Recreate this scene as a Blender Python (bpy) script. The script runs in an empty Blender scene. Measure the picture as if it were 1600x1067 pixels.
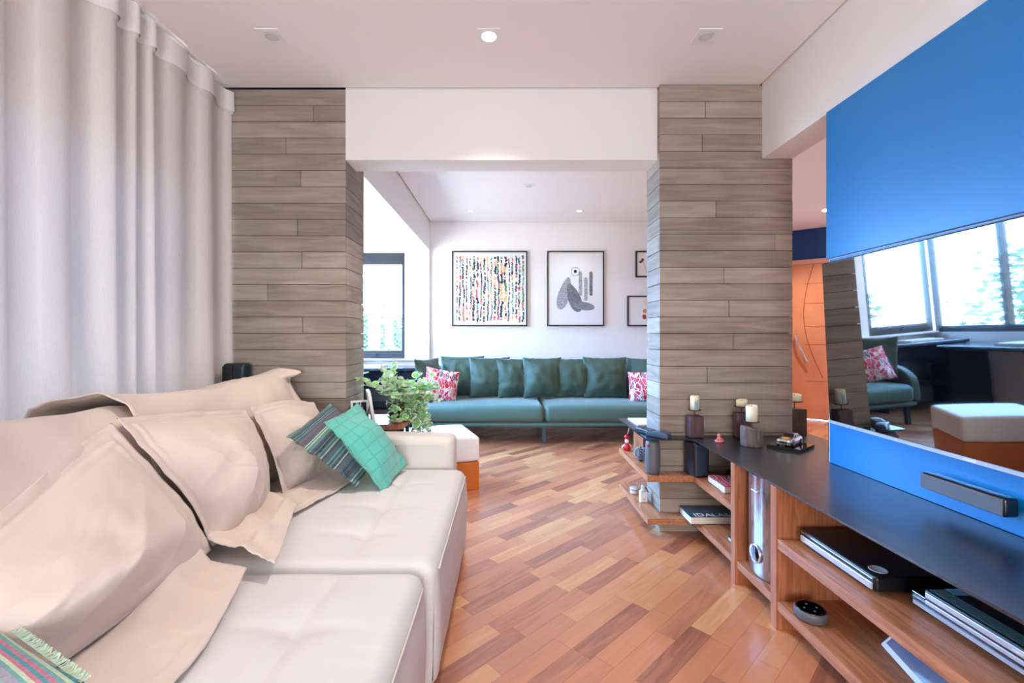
import bpy, bmesh, math, random
from mathutils import Vector, Matrix, noise
random.seed(7)
sc = bpy.context.scene
C = sc.collection
PI = math.pi

# ------------------------------------------------------------------ camera
cam_d = bpy.data.cameras.new('camera'); cam = bpy.data.objects.new('camera', cam_d); C.objects.link(cam)
cam.location = (0, 0, 1.094); cam.rotation_euler = (PI/2, 0, 0)
cam_d.sensor_width = 36; cam_d.lens = 36*700/1600
cam_d.shift_x = 10/1600; cam_d.shift_y = -8.5/1600
cam_d.clip_start = 0.02
sc.camera = cam
# ------------------------------------------------------------------ view
sc.view_settings.view_transform = 'Standard'; sc.view_settings.look = 'None'
sc.view_settings.gamma = 1; sc.view_settings.use_curve_mapping = False
sc.view_settings.exposure = 0.28
sc.cycles.use_denoising = True
sc.cycles.max_bounces = 10; sc.cycles.diffuse_bounces = 6; sc.cycles.glossy_bounces = 4
sc.cycles.transmission_bounces = 6; sc.cycles.sample_clamp_indirect = 8
sc.cycles.caustics_reflective = False; sc.cycles.caustics_refractive = False
# ------------------------------------------------------------------ sky
w = bpy.data.worlds.new('world'); sc.world = w; w.use_nodes = True
bgn = w.node_tree.nodes['Background']; wt = w.node_tree
g_ = wt.nodes.new('ShaderNodeTexCoord'); sp_ = wt.nodes.new('ShaderNodeSeparateXYZ'); wt.links.new(g_.outputs['Generated'], sp_.inputs[0])
mr_ = wt.nodes.new('ShaderNodeMapRange'); mr_.inputs[1].default_value = -0.12; mr_.inputs[2].default_value = 0.10; wt.links.new(sp_.outputs[2], mr_.inputs[0])
mx_ = wt.nodes.new('ShaderNodeMix'); mx_.data_type = 'RGBA'; wt.links.new(mr_.outputs[0], mx_.inputs[0])
mx_.inputs[6].default_value = (8.0, 9.2, 10.4, 1)          # sunlit ground and buildings below the horizon
mx_.inputs[7].default_value = (13.0, 30.5, 60.0, 1)          # blue-white sky
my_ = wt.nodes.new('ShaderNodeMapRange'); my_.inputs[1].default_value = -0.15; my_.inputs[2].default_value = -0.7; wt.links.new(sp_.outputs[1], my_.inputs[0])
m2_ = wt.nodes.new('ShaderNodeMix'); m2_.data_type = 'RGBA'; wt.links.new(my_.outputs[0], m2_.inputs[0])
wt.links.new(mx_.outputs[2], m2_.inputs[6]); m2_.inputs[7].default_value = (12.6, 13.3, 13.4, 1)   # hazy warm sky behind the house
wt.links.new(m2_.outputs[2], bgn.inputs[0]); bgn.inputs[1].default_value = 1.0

def portal(name, loc, rot, sx, sy):
    d = bpy.data.lights.new(name, 'AREA'); d.shape = 'RECTANGLE'; d.size = sx; d.size_y = sy
    d.cycles.is_portal = True
    o = bpy.data.objects.new(name, d); C.objects.link(o); o.location = loc; o.rotation_euler = rot
portal('daylight_balcony', (-2.02, 4.19, 1.49), (0, -PI/2, 0), 1.4, 2.7)
portal('daylight_end', (-1.6, 5.70, 1.47), (-PI/2, 0, 0), 0.8, 1.4)
portal('daylight_curtain', (-1.90, 0.6, 1.05), (0, -PI/2, 0), 1.9, 3.4)
portal('rear_fill_portal', (-0.1, -2.62, 0.9), (PI/2, 0, 0), 1.9, 1.5)

# ------------------------------------------------------------------ helpers
def lin(c):
    return tuple(((v/255)/12.92 if v/255 <= 0.04045 else ((v/255+0.055)/1.055)**2.4) for v in c)
def new_mat(name):
    m = bpy.data.materials.new(name); m.use_nodes = True
    return m, m.node_tree, m.node_tree.nodes['Principled BSDF']
def N(nt, t, **kw):
    n = nt.nodes.new(t)
    for k, v in kw.items(): setattr(n, k, v)
    return n
def mat(name, rgb, rough=0.5, metal=0.0, var=0.0, vscale=8.0, stretch=(1, 1, 1), bump=0.0, bscale=80.0,
        spec=None, coat=0.0, sheen=0.0, emit=None, estr=0.0, alpha=None, trans=0.0):
    m, nt, b = new_mat(name)
    c = lin(rgb)
    b.inputs['Base Color'].default_value = (*c, 1); b.inputs['Roughness'].default_value = rough
    b.inputs['Metallic'].default_value = metal
    if spec is not None: b.inputs['Specular IOR Level'].default_value = spec
    if coat: b.inputs['Coat Weight'].default_value = coat; b.inputs['Coat Roughness'].default_value = 0.05
    if sheen: b.inputs['Sheen Weight'].default_value = sheen; b.inputs['Sheen Roughness'].default_value = 0.4
    if trans: b.inputs['Transmission Weight'].default_value = trans
    if emit: b.inputs['Emission Color'].default_value = (*emit, 1); b.inputs['Emission Strength'].default_value = estr
    tc = N(nt, 'ShaderNodeTexCoord'); mp = N(nt, 'ShaderNodeMapping'); mp.inputs['Scale'].default_value = stretch
    nt.links.new(tc.outputs['Object'], mp.inputs[0])
    if var:
        n = N(nt, 'ShaderNodeTexNoise'); n.inputs['Scale'].default_value = vscale; n.inputs['Detail'].default_value = 4
        nt.links.new(mp.outputs[0], n.inputs['Vector'])
        mx = N(nt, 'ShaderNodeMix', data_type='RGBA')
        mx.inputs[6].default_value = (*[x*(1-var) for x in c], 1); mx.inputs[7].default_value = (*[min(1, x*(1+var)) for x in c], 1)
        nt.links.new(n.outputs[0], mx.inputs[0]); nt.links.new(mx.outputs[2], b.inputs['Base Color'])
    if bump:
        n = N(nt, 'ShaderNodeTexNoise'); n.inputs['Scale'].default_value = bscale; n.inputs['Detail'].default_value = 3
        nt.links.new(mp.outputs[0], n.inputs['Vector'])
        bp = N(nt, 'ShaderNodeBump'); bp.inputs['Strength'].default_value = bump; bp.inputs['Distance'].default_value = 0.005
        nt.links.new(n.outputs[0], bp.inputs['Height']); nt.links.new(bp.outputs[0], b.inputs['Normal'])
    return m
def ramp(nt, stops, interp='LINEAR'):
    r = N(nt, 'ShaderNodeValToRGB'); r.color_ramp.interpolation = interp
    e = r.color_ramp.elements
    while len(e) < len(stops): e.new(0.5)
    for i, (p, c) in enumerate(stops): e[i].position = p; e[i].color = (*lin(c), 1)
    return r

def bmn(): return bmesh.new()
def obj(name, bm, m, parent=None, smooth=False, world=True, loc=None, bev=0.0, bseg=2):
    me = bpy.data.meshes.new(name)
    if parent is not None and world: bmesh.ops.translate(bm, verts=bm.verts, vec=-parent.location)
    bmesh.ops.recalc_face_normals(bm, faces=bm.faces)
    bm.to_mesh(me); bm.free()
    if smooth:
        for p in me.polygons: p.use_smooth = True
    for mm in (m if isinstance(m, (list, tuple)) else [m]): me.materials.append(mm)
    o = bpy.data.objects.new(name, me); C.objects.link(o)
    if parent is not None: o.parent = parent
    if loc is not None: o.location = loc
    if bev:
        b = o.modifiers.new('bevel', 'BEVEL'); b.width = bev; b.segments = bseg; b.limit_method = 'ANGLE'; b.angle_limit = 0.7
    return o
def thing(name, label, cat, loc=(0, 0, 0), rz=0, group=None):
    o = bpy.data.objects.new(name, None); C.objects.link(o); o.empty_display_size = 0.05
    o.location = loc; o.rotation_euler = (0, 0, rz); o['label'] = label; o['category'] = cat
    if group: o['group'] = group
    return o
def tag(o, label, cat, group=None):
    o['label'] = label; o['category'] = cat
    if group: o['group'] = group
    return o
def struct(name, bm, m, parent=None, **k):
    o = obj(name, bm, m, parent, **k)
    if parent is None: o['kind'] = 'structure'
    return o
def box(bm, x0, y0, z0, x1, y1, z1, mi=0):
    vs = [bm.verts.new((x, y, z)) for z in (z0, z1) for y in (y0, y1) for x in (x0, x1)]
    for f in ((0, 2, 3, 1), (4, 5, 7, 6), (0, 1, 5, 4), (1, 3, 7, 5), (3, 2, 6, 7), (2, 0, 4, 6)):
        bm.faces.new([vs[i] for i in f]).material_index = mi
    return vs
def cbox(bm, c, d, mi=0, rot=None):
    vs = box(bm, -d[0]/2, -d[1]/2, -d[2]/2, d[0]/2, d[1]/2, d[2]/2, mi)
    for v in vs:
        p = v.co.copy()
        if rot is not None: p = rot @ p
        v.co = p + Vector(c)
    return vs
def lathe(bm, prof, c=(0, 0, 0), n=32, axis='z', mi=0):
    rings = []
    for r, z in prof:
        ring = []
        for i in range(n):
            a = 2*PI*i/n
            p = (r*math.cos(a), r*math.sin(a), z)
            if axis == 'x': p = (z, r*math.cos(a), r*math.sin(a))
            if axis == 'y': p = (r*math.cos(a), z, r*math.sin(a))
            ring.append(bm.verts.new((p[0]+c[0], p[1]+c[1], p[2]+c[2])))
        rings.append(ring)
    for a, b in zip(rings, rings[1:]):
        for i in range(n):
            bm.faces.new((a[i], a[(i+1) % n], b[(i+1) % n], b[i])).material_index = mi
    for ring in (rings[0], rings[-1]):
        bm.faces.new(ring).material_index = mi
def tube(bm, pts, r, n=8, mi=0, closed=False):
    pts = [Vector(p) for p in pts]; rings = []
    for i, p in enumerate(pts):
        a = pts[max(0, i-1)]; b = pts[min(len(pts)-1, i+1)]
        t = (b-a).normalized() if (b-a).length > 1e-9 else Vector((0, 0, 1))
        u = t.cross(Vector((0, 0, 1)))
        if u.length < 1e-3: u = t.cross(Vector((1, 0, 0)))
        u.normalize(); v = t.cross(u)
        rr = r[i] if isinstance(r, (list, tuple)) else r
        rings.append([bm.verts.new(p + rr*(math.cos(2*PI*k/n)*u + math.sin(2*PI*k/n)*v)) for k in range(n)])
    for a, b in zip(rings, rings[1:]):
        for k in range(n): bm.faces.new((a[k], a[(k+1) % n], b[(k+1) % n], b[k])).material_index = mi
    bm.faces.new(rings[0]).material_index = mi; bm.faces.new(rings[-1]).material_index = mi
def rbox(bm, x0, y0, z0, x1, y1, z1, r, m=6, disp=None, rs=3, mi=0):
    """rounded box with a grid on every face; disp(p, n) returns an offset vector"""
    d = (x1-x0, y1-y0, z1-z0); c = ((x0+x1)/2, (y0+y1)/2, (z0+z1)/2)
    def axis(L):
        h = L/2; k = m if isinstance(m, int) else 6
        k = max(2, int(round(L/(m if isinstance(m, float) else L/k))))
        a = [-h + r*(1-math.cos(i/rs*PI/2)) if False else -h + r*i/rs for i in range(rs)]
        return a + [-h+r+(L-2*r)*i/k for i in range(k+1)] + [-v for v in reversed(a)]
    A = [axis(L) for L in d]
    idx = {}
    def V(i, j, k):
        key = (i, j, k)
        if key not in idx:
            p = Vector((A[0][i], A[1][j], A[2][k]))
            q = Vector([max(-(d[a]/2-r), min(d[a]/2-r, p[a])) for a in range(3)])
            e = p-q; nrm = e.normalized() if e.length > 1e-9 else Vector((0, 0, 1))
            if e.length > 1e-9: p = q + nrm*r
            p = p + Vector(c)
            if disp: p = p + disp(p, nrm)
            idx[key] = bm.verts.new(p)
        return idx[key]
    n = [len(a)-1 for a in A]
    def quads(fn, a, b):
        for i in range(a):
            for j in range(b):
                bm.faces.new((fn(i, j), fn(i+1, j), fn(i+1, j+1), fn(i, j+1))).material_index = mi
    quads(lambda i, j: V(i, j, 0), n[0], n[1]); quads(lambda i, j: V(i, j, n[2]), n[0], n[1])
    quads(lambda i, j: V(i, 0, j), n[0], n[2]); quads(lambda i, j: V(i, n[1], j), n[0], n[2])
    quads(lambda i, j: V(0, i, j), n[1], n[2]); quads(lambda i, j: V(n[0], i, j), n[1], n[2])
def crv(pts):
    """Catmull-Rom curve through pts as a function of t in 0..1"""
    P = [Vector(p) for p in pts]; n = len(P)-1
    def f(t):
        s = max(0, min(1, t))*n; i = min(int(s), n-1); u = s-i
        a = P[i-1] if i else 2*P[0]-P[1]; b = P[i]; c = P[i+1]; d = P[i+2] if i+2 <= n else 2*P[n]-P[n-1]
        return 0.5*((2*b)+(c-a)*u+(2*a-5*b+4*c-d)*u*u+(3*b-a-3*c+d)*u**3)
    return f
def sst(a, b, x):
    t = max(0, min(1, (x-a)/(b-a))); return t*t*(3-2*t)
def rdg(x, y, z=0): return (1-abs(noise.noise(Vector((x, y, z)))*2.2))**3 if abs(noise.noise(Vector((x, y, z)))) < 0.45 else 0.0
def nz(x, y, z=0): return noise.noise(Vector((x, y, z)))
def sheet(bm, fn, nu, nv, thick=0.004, up=Vector((0, 0, 1)), mi=0):
    """cloth sheet from fn(u,v) with real thickness"""
    G = [[fn(i/nu, j/nv) for j in range(nv+1)] for i in range(nu+1)]
    def nrm(i, j):
        a = G[min(i+1, nu)][j]-G[max(i-1, 0)][j]; b = G[i][min(j+1, nv)]-G[i][max(j-1, 0)]
        n = a.cross(b)
        return n.normalized() if n.length > 1e-12 else up
    top = [[bm.verts.new(G[i][j]) for j in range(nv+1)] for i in range(nu+1)]
    bot = [[bm.verts.new(G[i][j]-nrm(i, j)*thick) for j in range(nv+1)] for i in range(nu+1)]
    for i in range(nu):
        for j in range(nv):
            bm.faces.new((top[i][j], top[i+1][j], top[i+1][j+1], top[i][j+1])).material_index = mi
            bm.faces.new((bot[i][j], bot[i][j+1], bot[i+1][j+1], bot[i+1][j])).material_index = mi
    for i in range(nu):
        for j in (0, nv): bm.faces.new((top[i][j], top[i+1][j], bot[i+1][j], bot[i][j])).material_index = mi
    for j in range(nv):
        for i in (0, nu): bm.faces.new((top[i][j], top[i][j+1], bot[i][j+1], bot[i][j])).material_index = mi
def pillow(bm, W, H, T, flange=0.0, seed=0, n=26, pin=0.05, wr=0.006, sag=0.0):
    """pillow standing in the x-z plane, base at z=0, thickness along y"""
    for side in (1, -1):
        pass
    def P(u, v, s):
        x = (u-0.5)*W; z = v*H
        ex = 1-abs(2*u-1)**1; ez = 1-abs(2*v-1)
        # concave sides, pulled corners
        x *= 1-pin*(1-(2*v-1)**2)*1.0; zc = (v-0.5)*H*(1-pin*(1-(2*u-1)**2)); z = zc+H/2
        fu = min(u, 1-u)*W; fv = min(v, 1-v)*H
        du = sst(0, 1, max(0, fu-flange)/(0.35*W)); dv = sst(0, 1, max(0, fv-flange)/(0.38*H))
        k = (du**0.5)*(dv**0.5)
        y = s*(T/2*k + (0.004 if min(fu, fv) > 1e-6 else 0))
        y += s*wr*nz(x*14+seed, z*14, s*3+seed)*min(1, k*2)*1.5
        if flange: y += 0.016*nz(x*22+seed*3, z*22, 5)*(1-min(1, k*3))
        z -= sag*k
        return Vector((x, y, z))
    F = {}
    for s in (1, -1):
        for i in range(n+1):
            for j in range(n+1):
                edge = i in (0, n) or j in (0, n)
                key = (i, j, 0 if edge else s)
                if key not in F: F[key] = bm.verts.new(P(i/n, j/n, 0.0001 if edge else s))
        for i in range(n):
            for j in range(n):
                g = [F[(a, b, 0 if (a in (0, n) or b in (0, n)) else s)] for a, b in ((i, j), (i+1, j), (i+1, j+1), (i, j+1))]
                if s < 0: g.reverse()
                try: bm.faces.new(g)
                except ValueError: pass
def xf(bm, M): bmesh.ops.transform(bm, matrix=M, verts=bm.verts)

# ------------------------------------------------------------------ materials
M = {}
M['wall'] = mat('wall_paint', (236, 232, 230), 0.75, bump=0.03, bscale=200)
M['ceil'] = mat('ceiling_paint', (246, 240, 238), 0.8)
M['white_frame'] = mat('white_trim', (240, 240, 240), 0.4)
M['dark_gap'] = mat('dark_gap', (60, 58, 58), 0.8)
M['blue_wall'] = mat('hall_blue_paint', (8, 62, 128), 0.6)
M['black_metal'] = mat('black_sheet_metal', (34, 36, 42), 0.27, spec=1.0, var=0.12, vscale=14, bump=0.02, bscale=40)
M['black_plastic'] = mat('black_plastic', (22, 24, 28), 0.35)
M['black_gloss'] = mat('black_gloss', (12, 13, 16), 0.12, coat=0.6)
M['grey_plastic'] = mat('grey_plastic', (96, 98, 106), 0.45, bump=0.05, bscale=400)
M['silver'] = mat('silver_plastic', (206, 212, 224), 0.3, metal=0.4)
M['chrome'] = mat('chrome', (225, 228, 232), 0.12, metal=1.0)
M['win_frame'] = mat('window_frame_black', (26, 34, 44), 0.35)
M['glass_white'] = mat('glazed_white', (238, 238, 238), 0.25, coat=0.3)
M['canvas'] = mat('print_paper', (226, 226, 226), 0.6)
M['paper'] = mat('book_paper', (235, 228, 215), 0.8, var=0.08, vscale=60, stretch=(1, 1, 12))
M['wax'] = mat('candle_wax', (238, 230, 196), 0.5, var=0.04, vscale=30)
M['iron'] = mat('rusty_iron', (62, 52, 42), 0.5, metal=0.6)
M['leg_steel'] = mat('sofa_leg_steel', (48, 60, 78), 0.4, metal=0.3)
M['leather_cream'] = mat('cream_upholstery', (226, 219, 210), 0.55, var=0.03, vscale=12, bump=0.06, bscale=500)
M['seat_cream'] = mat('cream_seat_fabric', (229, 227, 223), 0.66, var=0.025, vscale=9, bump=0.10, bscale=350)
M['throw'] = mat('sand_linen', (222, 206, 191), 0.85, var=0.04, vscale=5, bump=0.16, bscale=420, sheen=0.15)
M['seat_throw'] = mat('pale_linen', (230, 214, 200), 0.85, var=0.03, vscale=5, bump=0.14, bscale=420, sheen=0.15)
M['green_velvet'] = mat('green_velvet', (56, 80, 68), 0.6, var=0.18, vscale=7, bump=0.05, bscale=200, sheen=0.25)
M['green_seat'] = mat('green_velvet_seat', (68, 102, 94), 0.6, var=0.10, vscale=4, bump=0.05, bscale=200, sheen=0.35)
M['ottoman_white'] = mat('ottoman_white', (238, 236, 234), 0.5)
M['basket'] = mat('wicker_brown', (78, 50, 36), 0.8, var=0.3, vscale=60, bump=0.3, bscale=90)
M['leaf'] = mat('variegated_leaf', (140, 204, 112), 0.45, var=0.3, vscale=28)
M['leaf_edge'] = mat('pale_leaf_edge', (236, 246, 228), 0.45)
M['stem'] = mat('pale_stem', (190, 205, 160), 0.5)
M['tree'] = mat('tree_leaves', (70, 110, 70), 0.7, var=0.4, vscale=3)
M['bark'] = mat('tree_bark', (90, 75, 60), 0.9)
M['red'] = mat('red_paint', (196, 22, 34), 0.4)
M['pink'] = mat('pink_paint', (226, 120, 130), 0.4)
M['bluepanel'] = mat('blue_satin_laminate', (0, 122, 194), 0.36, spec=0.7, bump=0.01, bscale=300)
M['screen'] = mat('screen_glass', (6, 8, 12), 0.015, spec=1.0, coat=1.0)
M['screen'].node_tree.nodes['Principled BSDF'].inputs['IOR'].default_value = 2.0
M['bulb'] = mat('lamp_lens', (255, 250, 240), 0.4, emit=(1, 0.97, 0.93), estr=22)
M['lens_off'] = mat('unlit_lens', (224, 221, 218), 0.35)
M['net'] = mat('net_cord', (225, 228, 230), 0.7)
M['orange'] = mat('orange_lacquered_wood', (206, 112, 40), 0.4, var=0.10, vscale=9, stretch=(1, 1, 6))

def wood(name, a, b, c, rough, stretch, scale=5.0):
    m, nt, bs = new_mat(name)
    tc = N(nt, 'ShaderNodeTexCoord'); mp = N(nt, 'ShaderNodeMapping'); mp.inputs['Scale'].default_value = stretch
    n = N(nt, 'ShaderNodeTexNoise'); n.inputs['Scale'].default_value = scale; n.inputs['Detail'].default_value = 6
    n.inputs['Distortion'].default_value = 0.6
    nt.links.new(tc.outputs['Object'], mp.inputs[0]); nt.links.new(mp.outputs[0], n.inputs['Vector'])
    r = ramp(nt, [(0.28, a), (0.5, b), (0.72, c)])
    nt.links.new(n.outputs[0], r.inputs[0]); nt.links.new(r.outputs[0], bs.inputs['Base Color'])
    bs.inputs['Roughness'].default_value = rough
    return m
M['shelf_wood'] = wood('freijo_shelf', (148, 92, 62), (178, 118, 82), (200, 142, 104), 0.38, (14, 1.2, 14))
M['shelf_wood_up'] = wood('freijo_upright', (150, 88, 56), (176, 108, 72), (196, 130, 92), 0.38, (14, 14, 1.2))
M['table_wood'] = wood('side_table_wood', (122, 66, 40), (150, 88, 58), (172, 108, 74), 0.35, (12, 2, 12))
M['door_wood'] = wood('door_veneer', (196, 122, 86), (208, 134, 96), (216, 146, 108), 0.4, (1.0, 1.0, 0.5), 3)
M['block_purple'] = wood('purple_wood', (62, 42, 46), (82, 56, 62), (98, 70, 76), 0.55, (20, 20, 2), 6)
M['block_dark'] = wood('dark_wood', (48, 36, 30), (70, 52, 42), (92, 70, 56), 0.55, (24, 24, 2), 6)
M['log'] = wood('driftwood', (72, 58, 54), (104, 88, 82), (132, 116, 108), 0.7, (22, 22, 2), 6)

def board_mat():
    m, nt, b = new_mat('board_marked_concrete')
    tc = N(nt, 'ShaderNodeTexCoord'); mp = N(nt, 'ShaderNodeMapping'); mp.inputs['Scale'].default_value = (1.0, 1.0, 9)
    n = N(nt, 'ShaderNodeTexNoise'); n.inputs['Scale'].default_value = 3.2; n.inputs['Detail'].default_value = 7; n.inputs['Distortion'].default_value = 0.7
    nt.links.new(tc.outputs['Object'], mp.inputs[0]); nt.links.new(mp.outputs[0], n.inputs['Vector'])
    n2 = N(nt, 'ShaderNodeTexNoise'); n2.inputs['Scale'].default_value = 4.5; n2.inputs['Detail'].default_value = 3
    nt.links.new(tc.outputs['Object'], n2.inputs['Vector'])
    at = N(nt, 'ShaderNodeAttribute'); at.attribute_name = 'tint'
    r = ramp(nt, [(0.2, (134, 119, 106)), (0.5, (158, 144, 130)), (0.85, (176, 163, 150))])
    a1 = N(nt, 'ShaderNodeMath', operation='MULTIPLY_ADD'); a1.inputs[1].default_value = 0.36; 
    nt.links.new(at.outputs['Fac'], a1.inputs[0]); nt.links.new(n.outputs[0], a1.inputs[2])
    a2 = N(nt, 'ShaderNodeMath', operation='MULTIPLY_ADD'); a2.inputs[1].default_value = 0.35
    nt.links.new(n2.outputs[0], a2.inputs[0]); nt.links.new(a1.outputs[0], a2.inputs[2])
    a3 = N(nt, 'ShaderNodeMath', operation='SUBTRACT'); a3.inputs[1].default_value = 0.35
    nt.links.new(a2.outputs[0], a3.inputs[0]); nt.links.new(a3.outputs[0], r.inputs[0])
    nt.links.new(r.outputs[0], b.inputs['Base Color']); b.inputs['Roughness'].default_value = 0.75
    bp = N(nt, 'ShaderNodeBump'); bp.inputs['Strength'].default_value = 0.35; bp.inputs['Distance'].default_value = 0.004
    nt.links.new(n.outputs[0], bp.inputs['Height']); nt.links.new(bp.outputs[0], b.inputs['Normal'])
    return m
M['board'] = board_mat()

def floor_mat():
    m, nt, b = new_mat('oiled_hardwood_strips')
    L = nt.links.new
    tc = N(nt, 'ShaderNodeTexCoord'); sp = N(nt, 'ShaderNodeSeparateXYZ')
    mp = N(nt, 'ShaderNodeMapping'); mp.inputs['Rotation'].default_value = (0, 0, -math.radians(43))
    L(tc.outputs['Object'], mp.inputs[0]); L(mp.outputs[0], sp.inputs[0])
    def mth(op, a, b_=None, c=None):
        n = N(nt, 'ShaderNodeMath', operation=op)
        for i, v in enumerate((a, b_, c)):
            if v is None: continue
            if isinstance(v, (int, float)): n.inputs[i].default_value = v
            else: L(v, n.inputs[i])
        return n.outputs[0]
    rowf = mth('DIVIDE', sp.outputs[1], 0.076); row = mth('FLOOR', rowf); fr = mth('FRACT', rowf)
    wn = N(nt, 'ShaderNodeTexWhiteNoise', noise_dimensions='1D'); L(row, wn.inputs['W'])
    off = mth('MULTIPLY', wn.outputs['Value'], 7.3)
    uf = mth('ADD', mth('DIVIDE', sp.outputs[0], 0.39), off); pl = mth('FLOOR', uf); fu = mth('FRACT', uf)
    cmb = N(nt, 'ShaderNodeCombineXYZ'); L(row, cmb.inputs[0]); L(pl, cmb.inputs[1])
    w2 = N(nt, 'ShaderNodeTexWhiteNoise', noise_dimensions='2D'); L(cmb.outputs[0], w2.inputs['Vector'])
    # grain, different on every strip
    g = N(nt, 'ShaderNodeCombineXYZ')
    L(mth('ADD', mth('MULTIPLY', sp.outputs[0], 3.0), mth('MULTIPLY', w2.outputs['Value'], 37)), g.inputs[0])
    L(mth('MULTIPLY', sp.outputs[1], 26.0), g.inputs[1]); L(mth('MULTIPLY', w2.outputs['Value'], 91), g.inputs[2])
    n = N(nt, 'ShaderNodeTexNoise'); n.inputs['Scale'].default_value = 1.4; n.inputs['Detail'].default_value = 6; n.inputs['Distortion'].default_value = 0.9
    L(g.outputs[0], n.inputs['Vector'])
    r = ramp(nt, [(0.0, (140, 84, 66)), (0.14, (168, 104, 78)), (0.34, (196, 128, 92)), (0.6, (208, 140, 98)), (0.84, (216, 154, 106)), (1.0, (228, 174, 120))])
    v = mth('ADD', mth('MULTIPLY', w2.outputs['Value'], 0.82), mth('MULTIPLY', mth('SUBTRACT', n.outputs[0], 0.5), 0.62))
    v = mth('ADD', v, 0.10); L(v, r.inputs[0])
    # joints
    e1 = mth('MINIMUM', fr, mth('SUBTRACT', 1, fr)); e2 = mth('MINIMUM', fu, mth('SUBTRACT', 1, fu))
    j1 = mth('LESS_THAN', e1, 0.011); j2 = mth('LESS_THAN', e2, 0.0024); j = mth('MAXIMUM', j1, j2)
    mx = N(nt, 'ShaderNodeMix', data_type='RGBA'); L(mth('MULTIPLY', j, 0.55), mx.inputs[0]); L(r.outputs[0], mx.inputs[6])
    mx.inputs[7].default_value = (*lin((96, 52, 36)), 1); L(mx.outputs[2], b.inputs['Base Color'])
    rn = N(nt, 'ShaderNodeTexNoise'); rn.inputs['Scale'].default_value = 3.5; rn.inputs['Detail'].default_value = 4; L(tc.outputs['Object'], rn.inputs['Vector'])
    L(mth('MULTIPLY_ADD', rn.outputs[0], 0.22, 0.22), b.inputs['Roughness'])
    bp = N(nt, 'ShaderNodeBump'); bp.inputs['Strength'].default_value = 0.12; bp.inputs['Distance'].default_value = 0.002
    L(n.outputs[0], bp.inputs['Height']); L(bp.outputs[0], b.inputs['Normal'])
    b.inputs['Specular IOR Level'].default_value = 0.6; b.inputs['Coat Weight'].default_value = 1.0; b.inputs['Coat Roughness'].default_value = 0.2
    return m
M['floor'] = floor_mat()

def curtain_mat(name, rgb, tr):
    m, nt, b = new_mat(name); nt.nodes.remove(b)
    out = nt.nodes['Material Output']
    d = N(nt, 'ShaderNodeBsdfDiffuse'); t = N(nt, 'ShaderNodeBsdfTranslucent'); mx = N(nt, 'ShaderNodeMixShader')
    tc = N(nt, 'ShaderNodeTexCoord'); mp = N(nt, 'ShaderNodeMapping'); mp.inputs['Scale'].default_value = (300, 300, 40)
    n = N(nt, 'ShaderNodeTexNoise'); n.inputs['Scale'].default_value = 1.0; n.inputs['Detail'].default_value = 3
    nt.links.new(tc.outputs['Object'], mp.inputs[0]); nt.links.new(mp.outputs[0], n.inputs['Vector'])
    c = lin(rgb); cm = N(nt, 'ShaderNodeMix', data_type='RGBA')
    cm.inputs[6].default_value = (*[v*0.9 for v in c], 1); cm.inputs[7].default_value = (*[min(1, v*1.08) for v in c], 1)
    nt.links.new(n.outputs[0], cm.inputs[0]); nt.links.new(cm.outputs[2], d.inputs[0]); nt.links.new(cm.outputs[2], t.inputs[0])
    mx.inputs[0].default_value = tr
    nt.links.new(d.outputs[0], mx.inputs[1]); nt.links.new(t.outputs[0], mx.inputs[2]); nt.links.new(mx.outputs[0], out.inputs[0])
    return m
M['curtain'] = curtain_mat('linen_curtain', (222, 214, 206), 0.014)
M['curtain_head'] = curtain_mat('curtain_heading', (240, 236, 232), 0.05)

def glass_mat():
    m, nt, b = new_mat('clear_pane'); nt.nodes.remove(b); out = nt.nodes['Material Output']
    t = N(nt, 'ShaderNodeBsdfTransparent'); g = N(nt, 'ShaderNodeBsdfGlossy'); g.inputs['Roughness'].default_value = 0.02
    mx = N(nt, 'ShaderNodeMixShader'); mx.inputs[0].default_value = 0.06
    nt.links.new(t.outputs[0], mx.inputs[1]); nt.links.new(g.outputs[0], mx.inputs[2]); nt.links.new(mx.outputs[0], out.inputs[0])
    return m
M['glass'] = glass_mat()

def stripe_mat(name, axis, period, stops, rough=0.8):
    """woven stripes: each band of width period takes one colour of the ramp"""
    m, nt, b = new_mat(name); L = nt.links.new
    tc = N(nt, 'ShaderNodeTexCoord'); sp = N(nt, 'ShaderNodeSeparateXYZ'); L(tc.outputs['Object'], sp.inputs[0])
    d = N(nt, 'ShaderNodeMath', operation='DIVIDE'); L(sp.outputs[axis], d.inputs[0]); d.inputs[1].default_value = period
    f = N(nt, 'ShaderNodeMath', operation='FLOOR'); L(d.outputs[0], f.inputs[0])
    wn = N(nt, 'ShaderNodeTexWhiteNoise', noise_dimensions='1D'); L(f.outputs[0], wn.inputs['W'])
    r = ramp(nt, stops, 'CONSTANT'); L(wn.outputs['Value'], r.inputs[0])
    n = N(nt, 'ShaderNodeTexNoise'); n.inputs['Scale'].default_value = 160; L(tc.outputs['Object'], n.inputs['Vector'])
    mx = N(nt, 'ShaderNodeMix', data_type='RGBA'); mx.blend_type = 'OVERLAY'; mx.inputs[0].default_value = 0.35
    L(r.outputs[0], mx.inputs[6]); L(n.outputs[0], mx.inputs[7]); L(mx.outputs[2], b.inputs['Base Color'])
    bp = N(nt, 'ShaderNodeBump'); bp.inputs['Strength'].default_value = 0.4; bp.inputs['Distance'].default_value = 0.003
    L(n.outputs[0], bp.inputs['Height']); L(bp.outputs[0], b.inputs['Normal'])
    b.inputs['Roughness'].default_value = rough
    return m
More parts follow.
